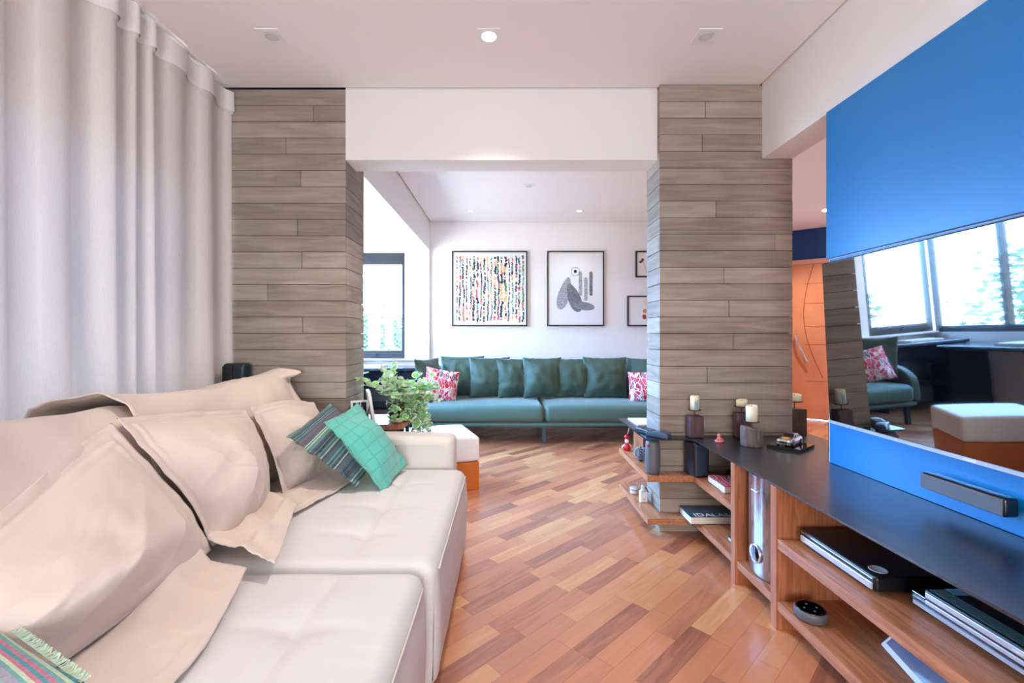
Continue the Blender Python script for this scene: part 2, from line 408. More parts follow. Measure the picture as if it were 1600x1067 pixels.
M['stripe'] = stripe_mat('green_grey_stripes', 2, 0.0048, [(0, (84, 104, 112)), (0.22, (98, 92, 104)), (0.42, (104, 150, 142)), (0.56, (66, 74, 88)), (0.70, (120, 112, 118)), (0.82, (176, 200, 168)), (0.9, (84, 120, 116)), (0.96, (206, 206, 150))])
M['stripe2'] = stripe_mat('pastel_woven_stripes', 2, 0.0055, [(0, (120, 178, 176)), (0.2, (176, 172, 186)), (0.36, (206, 222, 190)), (0.5, (90, 160, 170)), (0.62, (206, 130, 150)), (0.72, (150, 200, 196)), (0.84, (44, 78, 88)), (0.92, (214, 226, 180))])

def quilt_mat():
    m, nt, b = new_mat('teal_quilt'); L = nt.links.new
    b.inputs['Base Color'].default_value = (*lin((92, 190, 172)), 1); b.inputs['Roughness'].default_value = 0.8
    b.inputs['Sheen Weight'].default_value = 0.3
    tc = N(nt, 'ShaderNodeTexCoord'); sp = N(nt, 'ShaderNodeSeparateXYZ'); L(tc.outputs['Object'], sp.inputs[0])
    hs = []
    for ax in (0, 2):
        d = N(nt, 'ShaderNodeMath', operation='DIVIDE'); L(sp.outputs[ax], d.inputs[0]); d.inputs[1].default_value = 0.052
        f = N(nt, 'ShaderNodeMath', operation='FRACT'); L(d.outputs[0], f.inputs[0])
        s = N(nt, 'ShaderNodeMath', operation='SUBTRACT'); L(f.outputs[0], s.inputs[0]); s.inputs[1].default_value = 0.5
        a = N(nt, 'ShaderNodeMath', operation='ABSOLUTE'); L(s.outputs[0], a.inputs[0])
        mm = N(nt, 'ShaderNodeMapRange'); L(a.outputs[0], mm.inputs[0]); mm.inputs[1].default_value = 0.44; mm.inputs[2].default_value = 0.5
        mm.inputs[3].default_value = 1; mm.inputs[4].default_value = 0
        hs.append(mm.outputs[0])
    mn = N(nt, 'ShaderNodeMath', operation='MINIMUM'); L(hs[0], mn.inputs[0]); L(hs[1], mn.inputs[1])
    n = N(nt, 'ShaderNodeTexNoise'); n.inputs['Scale'].default_value = 90; L(tc.outputs['Object'], n.inputs['Vector'])
    ad = N(nt, 'ShaderNodeMath', operation='MULTIPLY_ADD'); L(n.outputs[0], ad.inputs[0]); ad.inputs[1].default_value = 0.4; L(mn.outputs[0], ad.inputs[2])
    bp = N(nt, 'ShaderNodeBump'); bp.inputs['Strength'].default_value = 0.55; bp.inputs['Distance'].default_value = 0.003
    L(ad.outputs[0], bp.inputs['Height']); L(bp.outputs[0], b.inputs['Normal'])
    mx = N(nt, 'ShaderNodeMix', data_type='RGBA'); L(mn.outputs[0], mx.inputs[0])
    mx.inputs[6].default_value = (*lin((84, 178, 162)), 1); mx.inputs[7].default_value = (*lin((98, 194, 176)), 1)
    L(mx.outputs[2], b.inputs['Base Color'])
    return m
M['quilt'] = quilt_mat()

def swirl_mat(name, scale, stops, dist=3.0, wscale=14):
    m, nt, b = new_mat(name); L = nt.links.new
    tc = N(nt, 'ShaderNodeTexCoord')
    v = N(nt, 'ShaderNodeTexVoronoi'); v.inputs['Scale'].default_value = scale
    wv = N(nt, 'ShaderNodeTexWave'); wv.inputs['Scale'].default_value = wscale; wv.inputs['Distortion'].default_value = dist; wv.inputs['Detail'].default_value = 1
    mp = N(nt, 'ShaderNodeVectorMath', operation='MULTIPLY_ADD')
    L(tc.outputs['Object'], v.inputs['Vector']); L(v.outputs['Color'], mp.inputs[0]); mp.inputs[1].default_value = (0.3, 0.3, 0.3); L(tc.outputs['Object'], mp.inputs[2])
    L(mp.outputs[0], wv.inputs['Vector'])
    r = ramp(nt, stops, 'CONSTANT'); L(wv.outputs['Color'], r.inputs[0]); L(r.outputs[0], b.inputs['Base Color'])
    b.inputs['Roughness'].default_value = 0.75
    return m
def leafprint():
    m, nt, b = new_mat('red_leaf_print'); L = nt.links.new
    tc = N(nt, 'ShaderNodeTexCoord'); n = N(nt, 'ShaderNodeTexNoise'); n.inputs['Scale'].default_value = 9
    ad = N(nt, 'ShaderNodeVectorMath', operation='MULTIPLY_ADD'); L(tc.outputs['Object'], n.inputs['Vector']); L(n.outputs['Color'], ad.inputs[0]); ad.inputs[1].default_value = (0.12, 0.12, 0.12); L(tc.outputs['Object'], ad.inputs[2])
    mp = N(nt, 'ShaderNodeMapping'); mp.inputs['Scale'].default_value = (30, 14, 15); mp.inputs['Rotation'].default_value = (0, 0.5, 0); L(ad.outputs[0], mp.inputs[0])
    v = N(nt, 'ShaderNodeTexVoronoi'); v.inputs['Scale'].default_value = 1.0; L(mp.outputs[0], v.inputs['Vector'])
    sp = N(nt, 'ShaderNodeSeparateColor'); L(v.outputs['Color'], sp.inputs[0])
    r = ramp(nt, [(0, (200, 34, 66)), (0.34, (222, 92, 116)), (0.52, (84, 124, 138)), (0.62, (238, 222, 216)), (0.78, (232, 160, 160)), (0.9, (196, 40, 60))], 'CONSTANT'); L(sp.outputs[0], r.inputs[0])
    e = N(nt, 'ShaderNodeTexVoronoi', feature='DISTANCE_TO_EDGE'); e.inputs['Scale'].default_value = 1.0; L(mp.outputs[0], e.inputs['Vector'])
    lt = N(nt, 'ShaderNodeMath', operation='LESS_THAN'); L(e.outputs[0], lt.inputs[0]); lt.inputs[1].default_value = 0.055
    mx = N(nt, 'ShaderNodeMix', data_type='RGBA'); L(lt.outputs[0], mx.inputs[0]); L(r.outputs[0], mx.inputs[6]); mx.inputs[7].default_value = (*lin((240, 222, 220)), 1)
    L(mx.outputs[2], b.inputs['Base Color']); b.inputs['Roughness'].default_value = 0.75
    return m
M['redpattern'] = leafprint()

# ------------------------------------------------------------------ room shell
def wall(name, parts, m=None):
    bm = bmn()
    for p in parts: box(bm, *p)
    return struct(name, bm, m or M['wall'])
bm = bmn(); box(bm, -2.1, -2.6, -0.06, 5.0, 6.7, 0.0); struct('floor', bm, M['floor'])
bm = bmn(); box(bm, -1.75, -2.5, 2.5, 1.425, 2.535, 2.53)             # lowered plaster with a shadow gap
box(bm, -0.92, 2.74, 2.5, 3.19, 5.50, 2.53)
box(bm, 3.31, 5.50, 2.5, 4.95, 6.5, 2.53)
box(bm, 1.62, 0.9, 2.5, 4.9, 2.74, 2.53); box(bm, 3.19, 2.74, 2.5, 4.9, 5.50, 2.53); struct('ceiling', bm, M['ceil'])
bm = bmn(); box(bm, -2.1, -2.6, 2.55, 5.0, 6.7, 2.6); struct('ceiling_slab', bm, M['dark_gap'])
bm = bmn(); box(bm, -1.95, 2.87, 2.30, -1.05, 5.51, 2.34)
box(bm, -1.95, 5.40, 2.26, -1.05, 5.51, 2.30); box(bm, -1.95, 2.9, 2.26, -1.85, 5.40, 2.30); struct('ceiling_balcony', bm, M['ceil'])
# near room
wall('wall_left', [(-1.85, -2.5, 0, -1.75, -1.1, 2.55), (-1.85, 2.3, 0, -1.75, 2.55, 2.55), (-1.85, -1.1, 2.0, -1.75, 2.3, 2.55), (-1.85, -1.1, 0, -1.75, 2.3, 0.1)])
wall('wall_back', [(-1.85, -2.6, 0, -1.05, -2.5, 2.55), (0.85, -2.6, 0, 1.6, -2.5, 2.55), (-1.05, -2.6, 1.65, 0.85, -2.5, 2.55), (-1.05, -2.6, 0, 0.85, -2.5, 0.15)])
wall('wall_right', [(1.433, -2.5, 0, 1.60, 1.985, 2.55), (1.433, 1.985, 2.085, 1.60, 2.503, 2.55)])
wall('wall_beam', [(-0.909, 2.545, 2.094, 0.862, 2.72, 2.55)])
# far room
wall('wall_far', [(-1.24, 5.51, 0, 3.2, 5.61, 2.55)])
wall('wall_far_end', [(-2.05, 5.51, 0, -1.24, 5.61, 0.818), (-2.05, 5.51, 2.117, -1.24, 5.61, 2.55)])
wall('wall_pier', [(-1.05, 5.46, 0, -0.93, 5.51, 2.144), (-1.05, 2.87, 2.144, -0.93, 5.51, 2.55)])
wall('wall_balcony', [(-2.05, 2.87, 0, -1.95, 5.51, 0.80), (-2.05, 2.87, 2.18, -1.95, 5.51, 2.55), (-2.05, 2.77, 0, -1.75, 2.87, 2.55), (-2.05, 2.87, 0.8, -1.95, 2.92, 2.18)])
# hall
wall('wall_hall_return', [(3.2, 5.51, 0, 3.3, 6.55, 2.55)])
wall('wall_hall_right', [(4.9, 0.9, 0, 5.0, 5.4, 2.55), (1.6, 0.8, 0, 5.0, 0.9, 2.55)])
A = Vector((3.26, 6.40, 0)); B = Vector((4.95, 5.185, 0)); D = (B-A).normalized(); Nn = Vector((D.y, -D.x, 0))
if Nn.y > 0: Nn = -Nn
ang = math.atan2(D.y, D.x); R3 = Matrix.Rotation(ang, 3, 'Z'); LEN = (B-A).length
def hallbox(bm, u0, u1, z0, z1, d0, d1, mi=0):
    c = A + D*((u0+u1)/2) + Nn*((d0+d1)/2); c.z = (z0+z1)/2
    cbox(bm, c, (u1-u0, abs(d1-d0), z1-z0), mi, R3)
def hp(u, z, d): p = A + D*u + Nn*d; p.z = z; return p
DU0, DU1 = 0.42, 1.42
bm = bmn(); hallbox(bm, 0, DU0, 0, 2.1, -0.1, 0); hallbox(bm, DU1, LEN, 0, 2.1, -0.1, 0); hallbox(bm, 0, LEN, 2.1, 2.55, -0.1, 0, 1)
struct('wall_hall_far', bm, [M['wall'], M['blue_wall']])
bm = bmn(); hallbox(bm, DU0, DU1, 2.045, 2.10, -0.06, 0.012); hallbox(bm, DU0, DU0+0.05, 0, 2.045, -0.06, 0.012); hallbox(bm, DU1-0.05, DU1, 0, 2.045, -0.06, 0.012)
struct('trim_1', bm, mat('door_casing', (222, 168, 146), 0.5))
bm = bmn(); hallbox(bm, DU0+0.05, DU1-0.05, 0.005, 2.045, -0.05, -0.01); door = struct('door_1', bm, M['door_wood'])
dg = mat('door_groove', (150, 74, 44), 0.6)
bm = bmn()
for z in (0.5, 0.98, 1.22, 1.52, 1.78): hallbox(bm, DU0+0.42, DU1-0.05, z, z+0.006, -0.012, -0.008)
pts = [hp(DU0+0.52-0.13*math.sin(PI*t)+0.10*t*t, 2.03-1.9*t*0.78, -0.009) for t in [i/24 for i in range(25)]]
tube(bm, pts, 0.004, 6); obj('door_groove', bm, dg, door)
bm = bmn()
pts = [hp(DU0+0.30+0.14*t**1.3+0.02, 1.12-0.38*t, 0.05+0.02*math.sin(PI*t)) for t in [i/14 for i in range(15)]]
tube(bm, pts, 0.014, 10)
for t in (0.12, 0.8):
    p = hp(DU0+0.32+0.14*t**1.3, 1.12-0.38*t, 0.05); q = hp(DU0+0.32+0.14*t**1.3, 1.12-0.38*t, -0.01); tube(bm, [p, q], 0.008, 8)
obj('door_handle', bm, M['chrome'], door, smooth=True)['label'] = 'long curved chrome pull'

# pillars clad in board-marked slabs
def boards(bm, o, ud, nd, width, z0, z1, rows, joints, cl, rnd):
    h = (z1-z0)/rows
    for r in range(rows):
        a = z1-(r+1)*h; xs = [0] + ([joints[r]] if joints.get(r) else []) + [width]
        for u0, u1 in zip(xs, xs[1:]):
            t = 0.012+rnd.uniform(-0.0015, 0.0015)
            g = 0.0016
            p0 = Vector(o)+Vector(ud)*(u0+g*(u0 > 0)); p1 = Vector(o)+Vector(ud)*(u1-g*(u1 < width)); q = Vector(nd)*t
            vs = [Vector((v.x, v.y, z)) for z in (a+g, a+h-g) for v in (p0, p1, p1+q, p0+q)]
            bv = [bm.verts.new(v) for v in vs]; c = rnd.random()
            for f in ((0, 1, 2, 3), (7, 6, 5, 4), (0, 4, 5, 1), (1, 5, 6, 2), (2, 6, 7, 3), (3, 7, 4, 0)):
                fc = bm.faces.new([bv[i] for i in f])
                for lp in fc.loops: lp[cl] = (c, c, c, 1)
def pillar(name, x0, y0, x1, y1, rows, fj, seed, z1=2.5):
    rnd = random.Random(seed); bm = bmn(); cl = bm.loops.layers.color.new('tint')
    t = 0.012
    box(bm, x0+t, y0+t, 0, x1-t, y1-t, z1, 1)
    boards(bm, (x0, y0+t, 0), (1, 0, 0), (0, -1, 0), x1-x0, 0, z1, rows, fj, cl, rnd)
    boards(bm, (x0, y1-t, 0), (1, 0, 0), (0, 1, 0), x1-x0, 0, z1, rows, {i: rnd.uniform(0.2, 0.6) for i in range(0, rows, 2)}, cl, rnd)
    boards(bm, (x1-t, y0+t, 0), (0, 1, 0), (1, 0, 0), y1-y0-2*t, 0, z1, rows, {}, cl, rnd)
    boards(bm, (x0+t, y0+t, 0), (0, 1, 0), (-1, 0, 0), y1-y0-2*t, 0, z1, rows, {}, cl, rnd)
    return struct(name, bm, [M['board'], M['dark_gap']])
# joints: distance from the pillar's left edge, by row from the top
def jl(px): return (px-790)/275+1.75
def jr(px): return (px-790)/279.5-0.862
pillar('wall_pillar_left', -1.75, 2.545, -0.909, 2.87, 27, {1: jl(490), 3: jl(447), 5: jl(470), 8: jl(465), 10: jl(472), 12: jl(418), 14: jl(473), 17: jl(440)}, 3, 2.496)
pillar('wall_pillar_right', 0.862, 2.504, 1.603, 2.734, 27, {1: jr(1102), 3: jr(1097), 7: jr(1119), 9: jr(1211), 11: jr(1131), 13: jr(1139), 15: jr(1146), 17: jr(1105), 22: jr(1150)}, 5, 2.496)

# windows
def window(name, axis, p, a0, a1, z0, z1, fr, mull, depth=0.06):
    """axis 'x': pane in a plane x=p spanning y a0..a1; axis 'y': plane y=p spanning x"""
    bm = bmn(); 
    def bb(u0, u1, v0, v1, d=depth, b=bm):
        if axis == 'x': box(b, p-d/2, u0, v0, p+d/2, u1, v1)
        else: box(b, u0, p-d/2, v0, u1, p+d/2, v1)
    bb(a0, a1, z0, z0+fr[0]); bb(a0, a1, z1-fr[1], z1); bb(a0, a0+fr[2], z0+fr[0], z1-fr[1]); bb(a1-fr[2], a1, z0+fr[0], z1-fr[1])
    for mm in mull: bb(mm-0.02, mm+0.02, z0+fr[0], z1-fr[1])
    o = struct(name, bm, M['win_frame'])
    g = bmn(); bb(a0+fr[2]*0.5, a1-fr[2]*0.5, z0+fr[0]*0.5, z1-fr[1]*0.5, 0.006, g)
    obj('pane', g, M['glass'], o)
    return o
w1 = window('window_1', 'y', 5.54, -1.95, -1.244, 0.818, 2.117, (0.10, 0.14, 0.03), [])
bm = bmn(); lathe(bm, [(0.0, -0.02), (0.018, -0.018), (0.018, 0.0), (0.0, 0.002)], (-1.60, 5.495, 0.865), 12, 'y'); cbox(bm, (-1.59, 5.475, 0.862), (0.06, 0.012, 0.016)); obj('window_latch', bm, M['black_plastic'], w1)
window('window_2', 'x', -2.0, 2.92, 5.51, 0.80, 2.18, (0.07, 0.07, 0.03), [3.8, 4.7])
window('window_3', 'x', -1.80, -1.1, 2.3, 0.1, 2.0, (0.06, 0.06, 0.04), [0.05, 1.18])
window('rear_fill_window', 'y', -2.55, -1.05, 0.85, 0.15, 1.65, (0.06, 0.06, 0.04), [-0.1])  # unseen rear window, added to let extra daylight into the near room
# safety nets outside the balcony windows
def net(fnp, a0, a1, z0, z1, step=0.055):
    bm = bmn(); H = z1-z0; k = a0-H
    while k < a1:
        for s in (1, -1):
            u0, v0 = k, z0; u1, v1 = k+H, z1
            c0 = max(a0, u0); c1 = min(a1, u1)
            if c1 > c0:
                q0 = v0+(c0-u0); q1 = v0+(c1-u0)
                if s < 0: q0 = z0+z1-q0; q1 = z0+z1-q1
                tube(bm, [fnp(c0, q0), fnp(c1, q1)], 0.0014, 3)
        k += step
    return bm
tag(obj('safety_net', net(lambda u, v: (-2.09, u, v), 2.95, 5.48, 0.83, 2.15), M['net']), 'white diamond safety net stretched outside the long balcony window', 'net')
tag(obj('safety_net', net(lambda u, v: (u, 5.66, v), -1.92, -1.27, 0.84, 2.1), M['net']), 'white diamond safety net outside the narrow end window', 'net')
# trees seen outside
def tree(loc, r, h, seed, label):
    rnd = random.Random(seed); t = thing('tree', label, 'tree', loc, group='trees outside the windows')
    b = bmn(); tube(b, [(0, 0, 0), (0.1, 0, h*0.5), (0, 0, h)], [0.16, 0.12, 0.05], 8); obj('trunk', b, M['bark'], t, world=False)
    b = bmn()
    for i in range(3000):
        d = Vector((rnd.gauss(0, 1), rnd.gauss(0, 1), rnd.gauss(0, 1))).normalized()*r*rnd.uniform(0.55, 1.05)
        d *= 1+0.35*nz(d.x, d.y, d.z+seed)
        p = Vector((0, 0, h))+d; s = 0.10*rnd.uniform(0.6, 1.3)
        e = Matrix.Rotation(rnd.uniform(0, 6.3), 3, 'Z') @ Matrix.Rotation(rnd.uniform(0, 6.3), 3, 'X')
        vs = [b.verts.new(p+e @ Vector(q)*s) for q in ((-1, 0, 0), (0, -0.5, 0.1), (1, 0, 0), (0, 0.5, 0.1))]
        b.faces.new(vs)
    obj('foliage', b, M['tree'], t, world=False)
tree((-7.5, 8.5, -3.4), 1.9, 4.1, 1, 'leafy green tree beyond the long balcony window, nearest the corner')
tree((-9.2, 2.9, -3.6), 2.1, 4.4, 2, 'leafy green tree beyond the middle of the long balcony window')
tree((-2.9, 9.5, -2.6), 1.1, 3.2, 3, 'small leafy tree beyond the narrow end window')

# ------------------------------------------------------------------ downlights
def spot(name, loc, power, parent, col=(1, 0.90, 0.80), size=1.9):
    d = bpy.data.lights.new(name, 'SPOT'); d.energy = power; d.color = col; d.spot_size = size; d.spot_blend = 0.6; d.shadow_soft_size = 0.05
    o = bpy.data.objects.new(name, d); C.objects.link(o); o.location = Vector(loc)-parent.location; o.parent = parent
def downlight(x, y, s, lit, power, label, group=None, z=2.5, col=(1, 0.90, 0.80)):
    t = thing('ceiling_downlight', label, 'ceiling light', (x, y, z), 0, group)
    b = bmn(); h = s/2; r = s*0.33
    n = 24; outer = []; inner = []
    for i in range(n):
        a = 2*PI*i/n+PI/4; c, sn = math.cos(a), math.sin(a); k = h/max(abs(c), abs(sn))
        outer.append((c*k, sn*k)); inner.append((c*r, sn*r))
    vo = [b.verts.new((p[0], p[1], -0.004)) for p in outer]; vt = [b.verts.new((p[0], p[1], 0)) for p in outer]
    vi = [b.verts.new((p[0], p[1], -0.004)) for p in inner]; vu = [b.verts.new((p[0]*0.94, p[1]*0.94, -0.001)) for p in inner]
    for i in range(n):
        j = (i+1) % n
        b.faces.new((vo[i], vo[j], vi[j], vi[i])); b.faces.new((vt[i], vt[j], vo[j], vo[i])); b.faces.new((vi[i], vi[j], vu[j], vu[i]))
    obj('trim_frame', b, M['white_frame'], t, world=False)
    b = bmn(); lathe(b, [(r*0.92, 0.0), (r*0.9, -0.0035), (r*0.6, -0.005), (0.002, -0.006)], (0, 0, 0), 24)
    obj('lens', b, M['bulb'] if lit else M['lens_off'], t, world=False)
    if not lit:
        b = bmn(); tube(b, [(r*0.72*math.cos(2*PI*q/32), r*0.72*math.sin(2*PI*q/32), -0.0055) for q in range(33)], 0.0016, 6)
        obj('lamp_ring', b, mat('lamp_ring_grey', (196, 193, 190), 0.4), t, world=False)
    if lit: spot('lamp_light', (x, y, z-0.03), power, t, col)
    return t
downlight(-1.096, 2.10, 0.105, False, 0, 'unlit square downlight in the near ceiling above the sofa by the curtain')
downlight(-0.078, 2.10, 0.105, True, 66, 'lit square downlight in the middle of the near ceiling')
downlight(0.94, 2.10, 0.105, False, 0, 'unlit square downlight in the near ceiling above the black media console')
for x_, l_ in ((-0.95, 'added unseen fill downlight in the ceiling above the near end of the cream sofa'), (0.85, 'added unseen fill downlight in the ceiling above the near end of the console')):
    downlight(x_, -0.5, 0.105, True, 5, l_)  # unseen pair behind the camera, added as fill for the near room
downlight(-0.396, 5.03, 0.085, True, 10, 'lit downlight in the far ceiling above the striped picture', col=(0.86, 0.93, 1))
downlight(0.828, 5.03, 0.085, True, 10, 'lit downlight in the far ceiling above the grey abstract picture', col=(0.86, 0.93, 1))
downlight(0.22, 4.19, 0.10, False, 0, 'unlit square downlight in the middle of the far ceiling')
hl = thing('ceiling_downlight', 'lit round downlight in the hall ceiling in front of the wooden door', 'ceiling light', (3.6, 5.0, 2.5))
b = bmn(); lathe(b, [(0.002, -0.004), (0.05, -0.004), (0.055, 0)], (0, 0, 0), 24); obj('lens', b, M['bulb'], hl, world=False)
spot('lamp_light', (3.6, 5.0, 2.47), 90, hl, (1, 0.90, 0.80), 2.4)
h2 = thing('ceiling_downlight', 'lit round downlight in the hall ceiling behind the blue panel', 'ceiling light', (2.6, 3.2, 2.5))
b = bmn(); lathe(b, [(0.002, -0.004), (0.05, -0.004), (0.055, 0)], (0, 0, 0), 24); obj('lens', b, M['bulb'], h2, world=False)
spot('lamp_light', (2.6, 3.2, 2.47), 70, h2, (1, 0.90, 0.82), 2.4)

# ------------------------------------------------------------------ curtain
ct = thing('curtain', 'floor-length pale linen curtain with white heading along the left wall', 'curtain', (-1.6, 0.6, 0))
Y0, Y1, NY, NZ = -1.2, 2.535, 700, 26
def cfold(y, z):
    ph = y/0.165 + 1.15*nz(y*1.6, 3.1) + 0.45*nz(y*4.2, 7.7)
    am = 0.027+0.020*nz(y*3.1, 9.3)
    t = z/2.46
    a = math.sin(2*PI*ph); a = math.copysign(abs(a)**0.75, a)
    b = math.sin(2*PI*ph*0.5+2.0*nz(y, 0, z*0.2))
    top = max(0, (z-2.30)/0.16)
    x = am*a*(1.0-0.25*t) + 0.014*b*(1-t) + 0.006*nz(y*7, z*0.6)
    return x*(1-0.15*top)
bm = bmn(); V = []
zs = [0.01+2.30*(i/20) for i in range(21)] + [2.345, 2.352, 2.42, 2.488]
for i in range(NY+1):
    y = Y0+(Y1-Y0)*i/NY
    V.append([bm.verts.new((-1.573+cfold(y, z) + 0.010*(z > 2.35), y + 0.012*math.sin(z*1.2+y*5)*(1-z/2.5), z - (0.018*abs(math.sin(PI*(y/0.155+0.75*nz(y*1.3, 3.1)))) if z > 2.45 else 0))) for z in zs])
hi = 0
for i in range(NY):
    for j in range(len(zs)-1):
        f = bm.faces.new((V[i][j], V[i+1][j], V[i+1][j+1], V[i][j+1]))
bm2 = bmn()
V2 = []
for i in range(NY+1):
    y = Y0+(Y1-Y0)*i/NY
    V2.append([bm2.verts.new((-1.566+cfold(y, z)+0.010*(z > 2.35), y, z-0.018*abs(math.sin(PI*(y/0.155+0.75*nz(y*1.3, 3.1))))*(z > 2.45))) for z in (2.36, 2.42, 2.488)])
for i in range(NY):
    for j in range(2): bm2.faces.new((V2[i][j], V2[i+1][j], V2[i+1][j+1], V2[i][j+1]))
obj('drape', bm, M['curtain'], ct, smooth=True)
obj('heading_tape', bm2, M['curtain_head'], ct, smooth=True)
bm = bmn(); box(bm, -1.75, -1.3, 2.30, -1.63, 2.533, 2.50); struct('curtain_light_stop', bm, M['ceil'])  # added board that stops window light leaking over the curtain top
bm = bmn(); box(bm, -1.60, -1.2, 2.488, -1.555, 2.5, 2.50); tag(obj('curtain_rail', bm, M['white_frame']), 'thin white ceiling rail carrying the linen curtain', 'curtain rail')

# ------------------------------------------------------------------ cream sofa
sofa = thing('sofa', 'long cream upholstered sofa against the curtain with deep tufted seats', 'sofa', (-0.85, 1.35, 0))
def seat_disp(y0, y1, xf, ztop, crosses, seed):
    def d(p, n):
        o = Vector((0, 0, 0))
        if n.z > 0.3 or p.z > ztop-0.01:
            fy = min(p.y-y0, y1-p.y); fx = xf-p.x
            o.z += 0.014*sst(0, 0.3, fy)*sst(0, 0.2, fx)
            o.z -= 0.013*math.exp(-((p.x+0.49)/0.014)**2)*sst(0.02, 0.1, fy)
            for cy in crosses:
                o.z -= 0.012*math.exp(-((p.y-cy-0.10*(p.x+0.49)**2)/0.016)**2)*math.exp(-((p.x+0.49)/0.13)**2)
                o.z -= 0.014*math.exp(-(((p.y-cy)**2+(p.x+0.49)**2)/0.004))
            o.z += 0.0022*math.sin(p.y*2*PI/0.045+2*nz(p.x*5, p.y*4, seed))*sst(-0.42, -0.28, p.x)*(0.5+0.5*nz(p.y*3, seed))
            o.z += 0.003*nz(p.x*6, p.y*6, seed)
        if n.x > 0.5:
            o.x += 0.014*math.sin(PI*min(1, p.z/ztop))+0.004*nz(p.y*5, p.z*7, seed)+0.0015*math.sin(p.z*90+p.y*8)*nz(p.y*4, 3, seed)
        return o
    return d
bm = bmn(); rbox(bm, -1.12, 1.350, 0.012, -0.212, 2.358, 0.402, 0.045, 0.018, seat_disp(1.35, 2.358, -0.212, 0.402, (1.56, 1.80, 2.08), 4), 4)
s1 = obj('seat', bm, M['seat_cream'], sofa, smooth=True)
bm = bmn(); rbox(bm, -1.12, 0.12, 0.012, -0.242, 1.338, 0.400, 0.045, 0.018, seat_disp(0.12, 1.338, -0.242, 0.40, (0.62, 1.05), 9), 4)
s2 = obj('seat', bm, M['seat_cream'], sofa, smooth=True)
def piping(par, xf, y0, y1, zt):
    bm = bmn()
    pts = [(xf+0.001, y0+0.05+(y1-y0-0.1)*i/20, zt-0.034+0.002*math.sin(i)) for i in range(21)]
    tube(bm, pts, 0.0028, 6)
    tube(bm, [(xf-0.013, y0+0.008, zt-0.05), (xf-0.010, y0+0.006, zt*0.6), (xf-0.013, y0+0.008, 0.05)], 0.0022, 6)
    obj('piping', bm, M['leather_cream'], par, world=False, smooth=True)
for par, a in ((s1, (-0.208, 1.35, 2.358, 0.402)), (s2, (-0.238, 0.12, 1.338, 0.40))):
    xf_, y0_, y1_, zt_ = a
    lo = sofa.location
    piping(par, xf_-lo.x, y0_-lo.y, y1_-lo.y, zt_)
bm = bmn(); rbox(bm, -1.30, 2.372, 0.012, -0.272, 2.538, 0.557, 0.042, 0.05, lambda p, n: Vector((0, 0, 0.006*math.sin(PI*max(0, min(1, (p.x+1.3))))))*(n.z > 0.3), 4)
arm = obj('armrest', bm, M['leather_cream'], sofa, smooth=True)
bm = bmn(); Z = [(-0.31, 2.3715, 0.05), (-0.31, 2.3705, 0.48), (-0.325, 2.3705, 0.505), (-0.36, 2.3705, 0.517), (-1.1, 2.3705, 0.517)]
tube(bm, [Vector(p)-sofa.location for p in Z], 0.0018, 6); obj('piping', bm, M['leather_cream'], arm, world=False)
bm = bmn(); rbox(bm, -1.43, 0.12, 0.012, -1.14, 2.36, 0.80, 0.05, 0.08, None, 3); obj('backrest', bm, M['leather_cream'], sofa, smooth=True)

# linen covers lying over the backrest
def back_cover(y0, y1, peak, seed, lift=0.0, wave=0.0, flare=None):
    pk = crv([(y, z, 0) for y, z in peak])
    def fn(u, v):
        y = y0+(y1-y0)*u
        z0 = pk(u)[1]
        pr = crv([(-1.485, 0.56), (-1.47, z0-0.08), (-1.43, z0-0.035), (-1.33, z0-0.008), (-1.22, z0), (-1.125, z0-0.06), (-1.075, z0-0.22), (-1.055, 0.45)] and
                 [(-1.485, 0, 0.56), (-1.47, 0, z0-0.08), (-1.43, 0, z0-0.035), (-1.33, 0, z0-0.010), (-1.23, 0, z0), (-1.15, 0, z0-0.045), (-1.085, 0, z0-0.20), (-1.055, 0, 0.47)])
        p = pr(v); p.y = y
        w_ = 0.010*nz(y*3+seed, v*4) + 0.005*nz(y*9, v*7, seed) + 0.004*math.sin(v*26+3*nz(y*2, 0, seed))*sst(0.4, 0.6, v)*(1-sst(0.6, 0.9, v))
        w_ += 0.006*rdg(y*2.2+v*2, v*3.5, seed)
        p.x += w_; p.z += w_ + lift
        ed = min(u, 1-u)*(y1-y0)
        p.z += wave*(1-sst(0, 0.05, ed))
        if abs(ed-0.035) < 0.007: p.z -= 0.002; p.x -= 0.002
        if flare: p = flare(p, u, v)
        return p
    return fn
def far_flare(p, u, v):
    k = sst(0.86, 1, u)
    p.x += 0.085*k*math.exp(-((v-0.615)/0.05)**2) - 0.035*k*math.exp(-((v-0.76)/0.09)**2)
    p.z += 0.012*k*math.exp(-((v-0.55)/0.08)**2)
    p.y += 0.025*k*math.exp(-((v-0.615)/0.07)**2)
    return p
bm = bmn(); sheet(bm, back_cover(0.15, 1.60, [(0, .86), (.5, .875), (.9, .885), (1.2, .87), (1.6, .845)], 2, wave=0.004), 90, 60, 0.004)
tag(obj('sofa_cover', bm, M['throw'], None, smooth=True), 'sand linen cover hanging over the sofa back behind the nearest big cushion', 'sofa cover')
bm = bmn(); sheet(bm, back_cover(1.37, 2.43, [(0, .892), (.25, .862), (.5, .852), (.8, .866), (1, .878)], 6, lift=0.014, wave=0.006, flare=far_flare), 90, 70, 0.004)
tag(obj('sofa_cover', bm, M['throw'], None, smooth=True), 'sand linen cover over the far end of the sofa back with a flared corner', 'sofa cover')

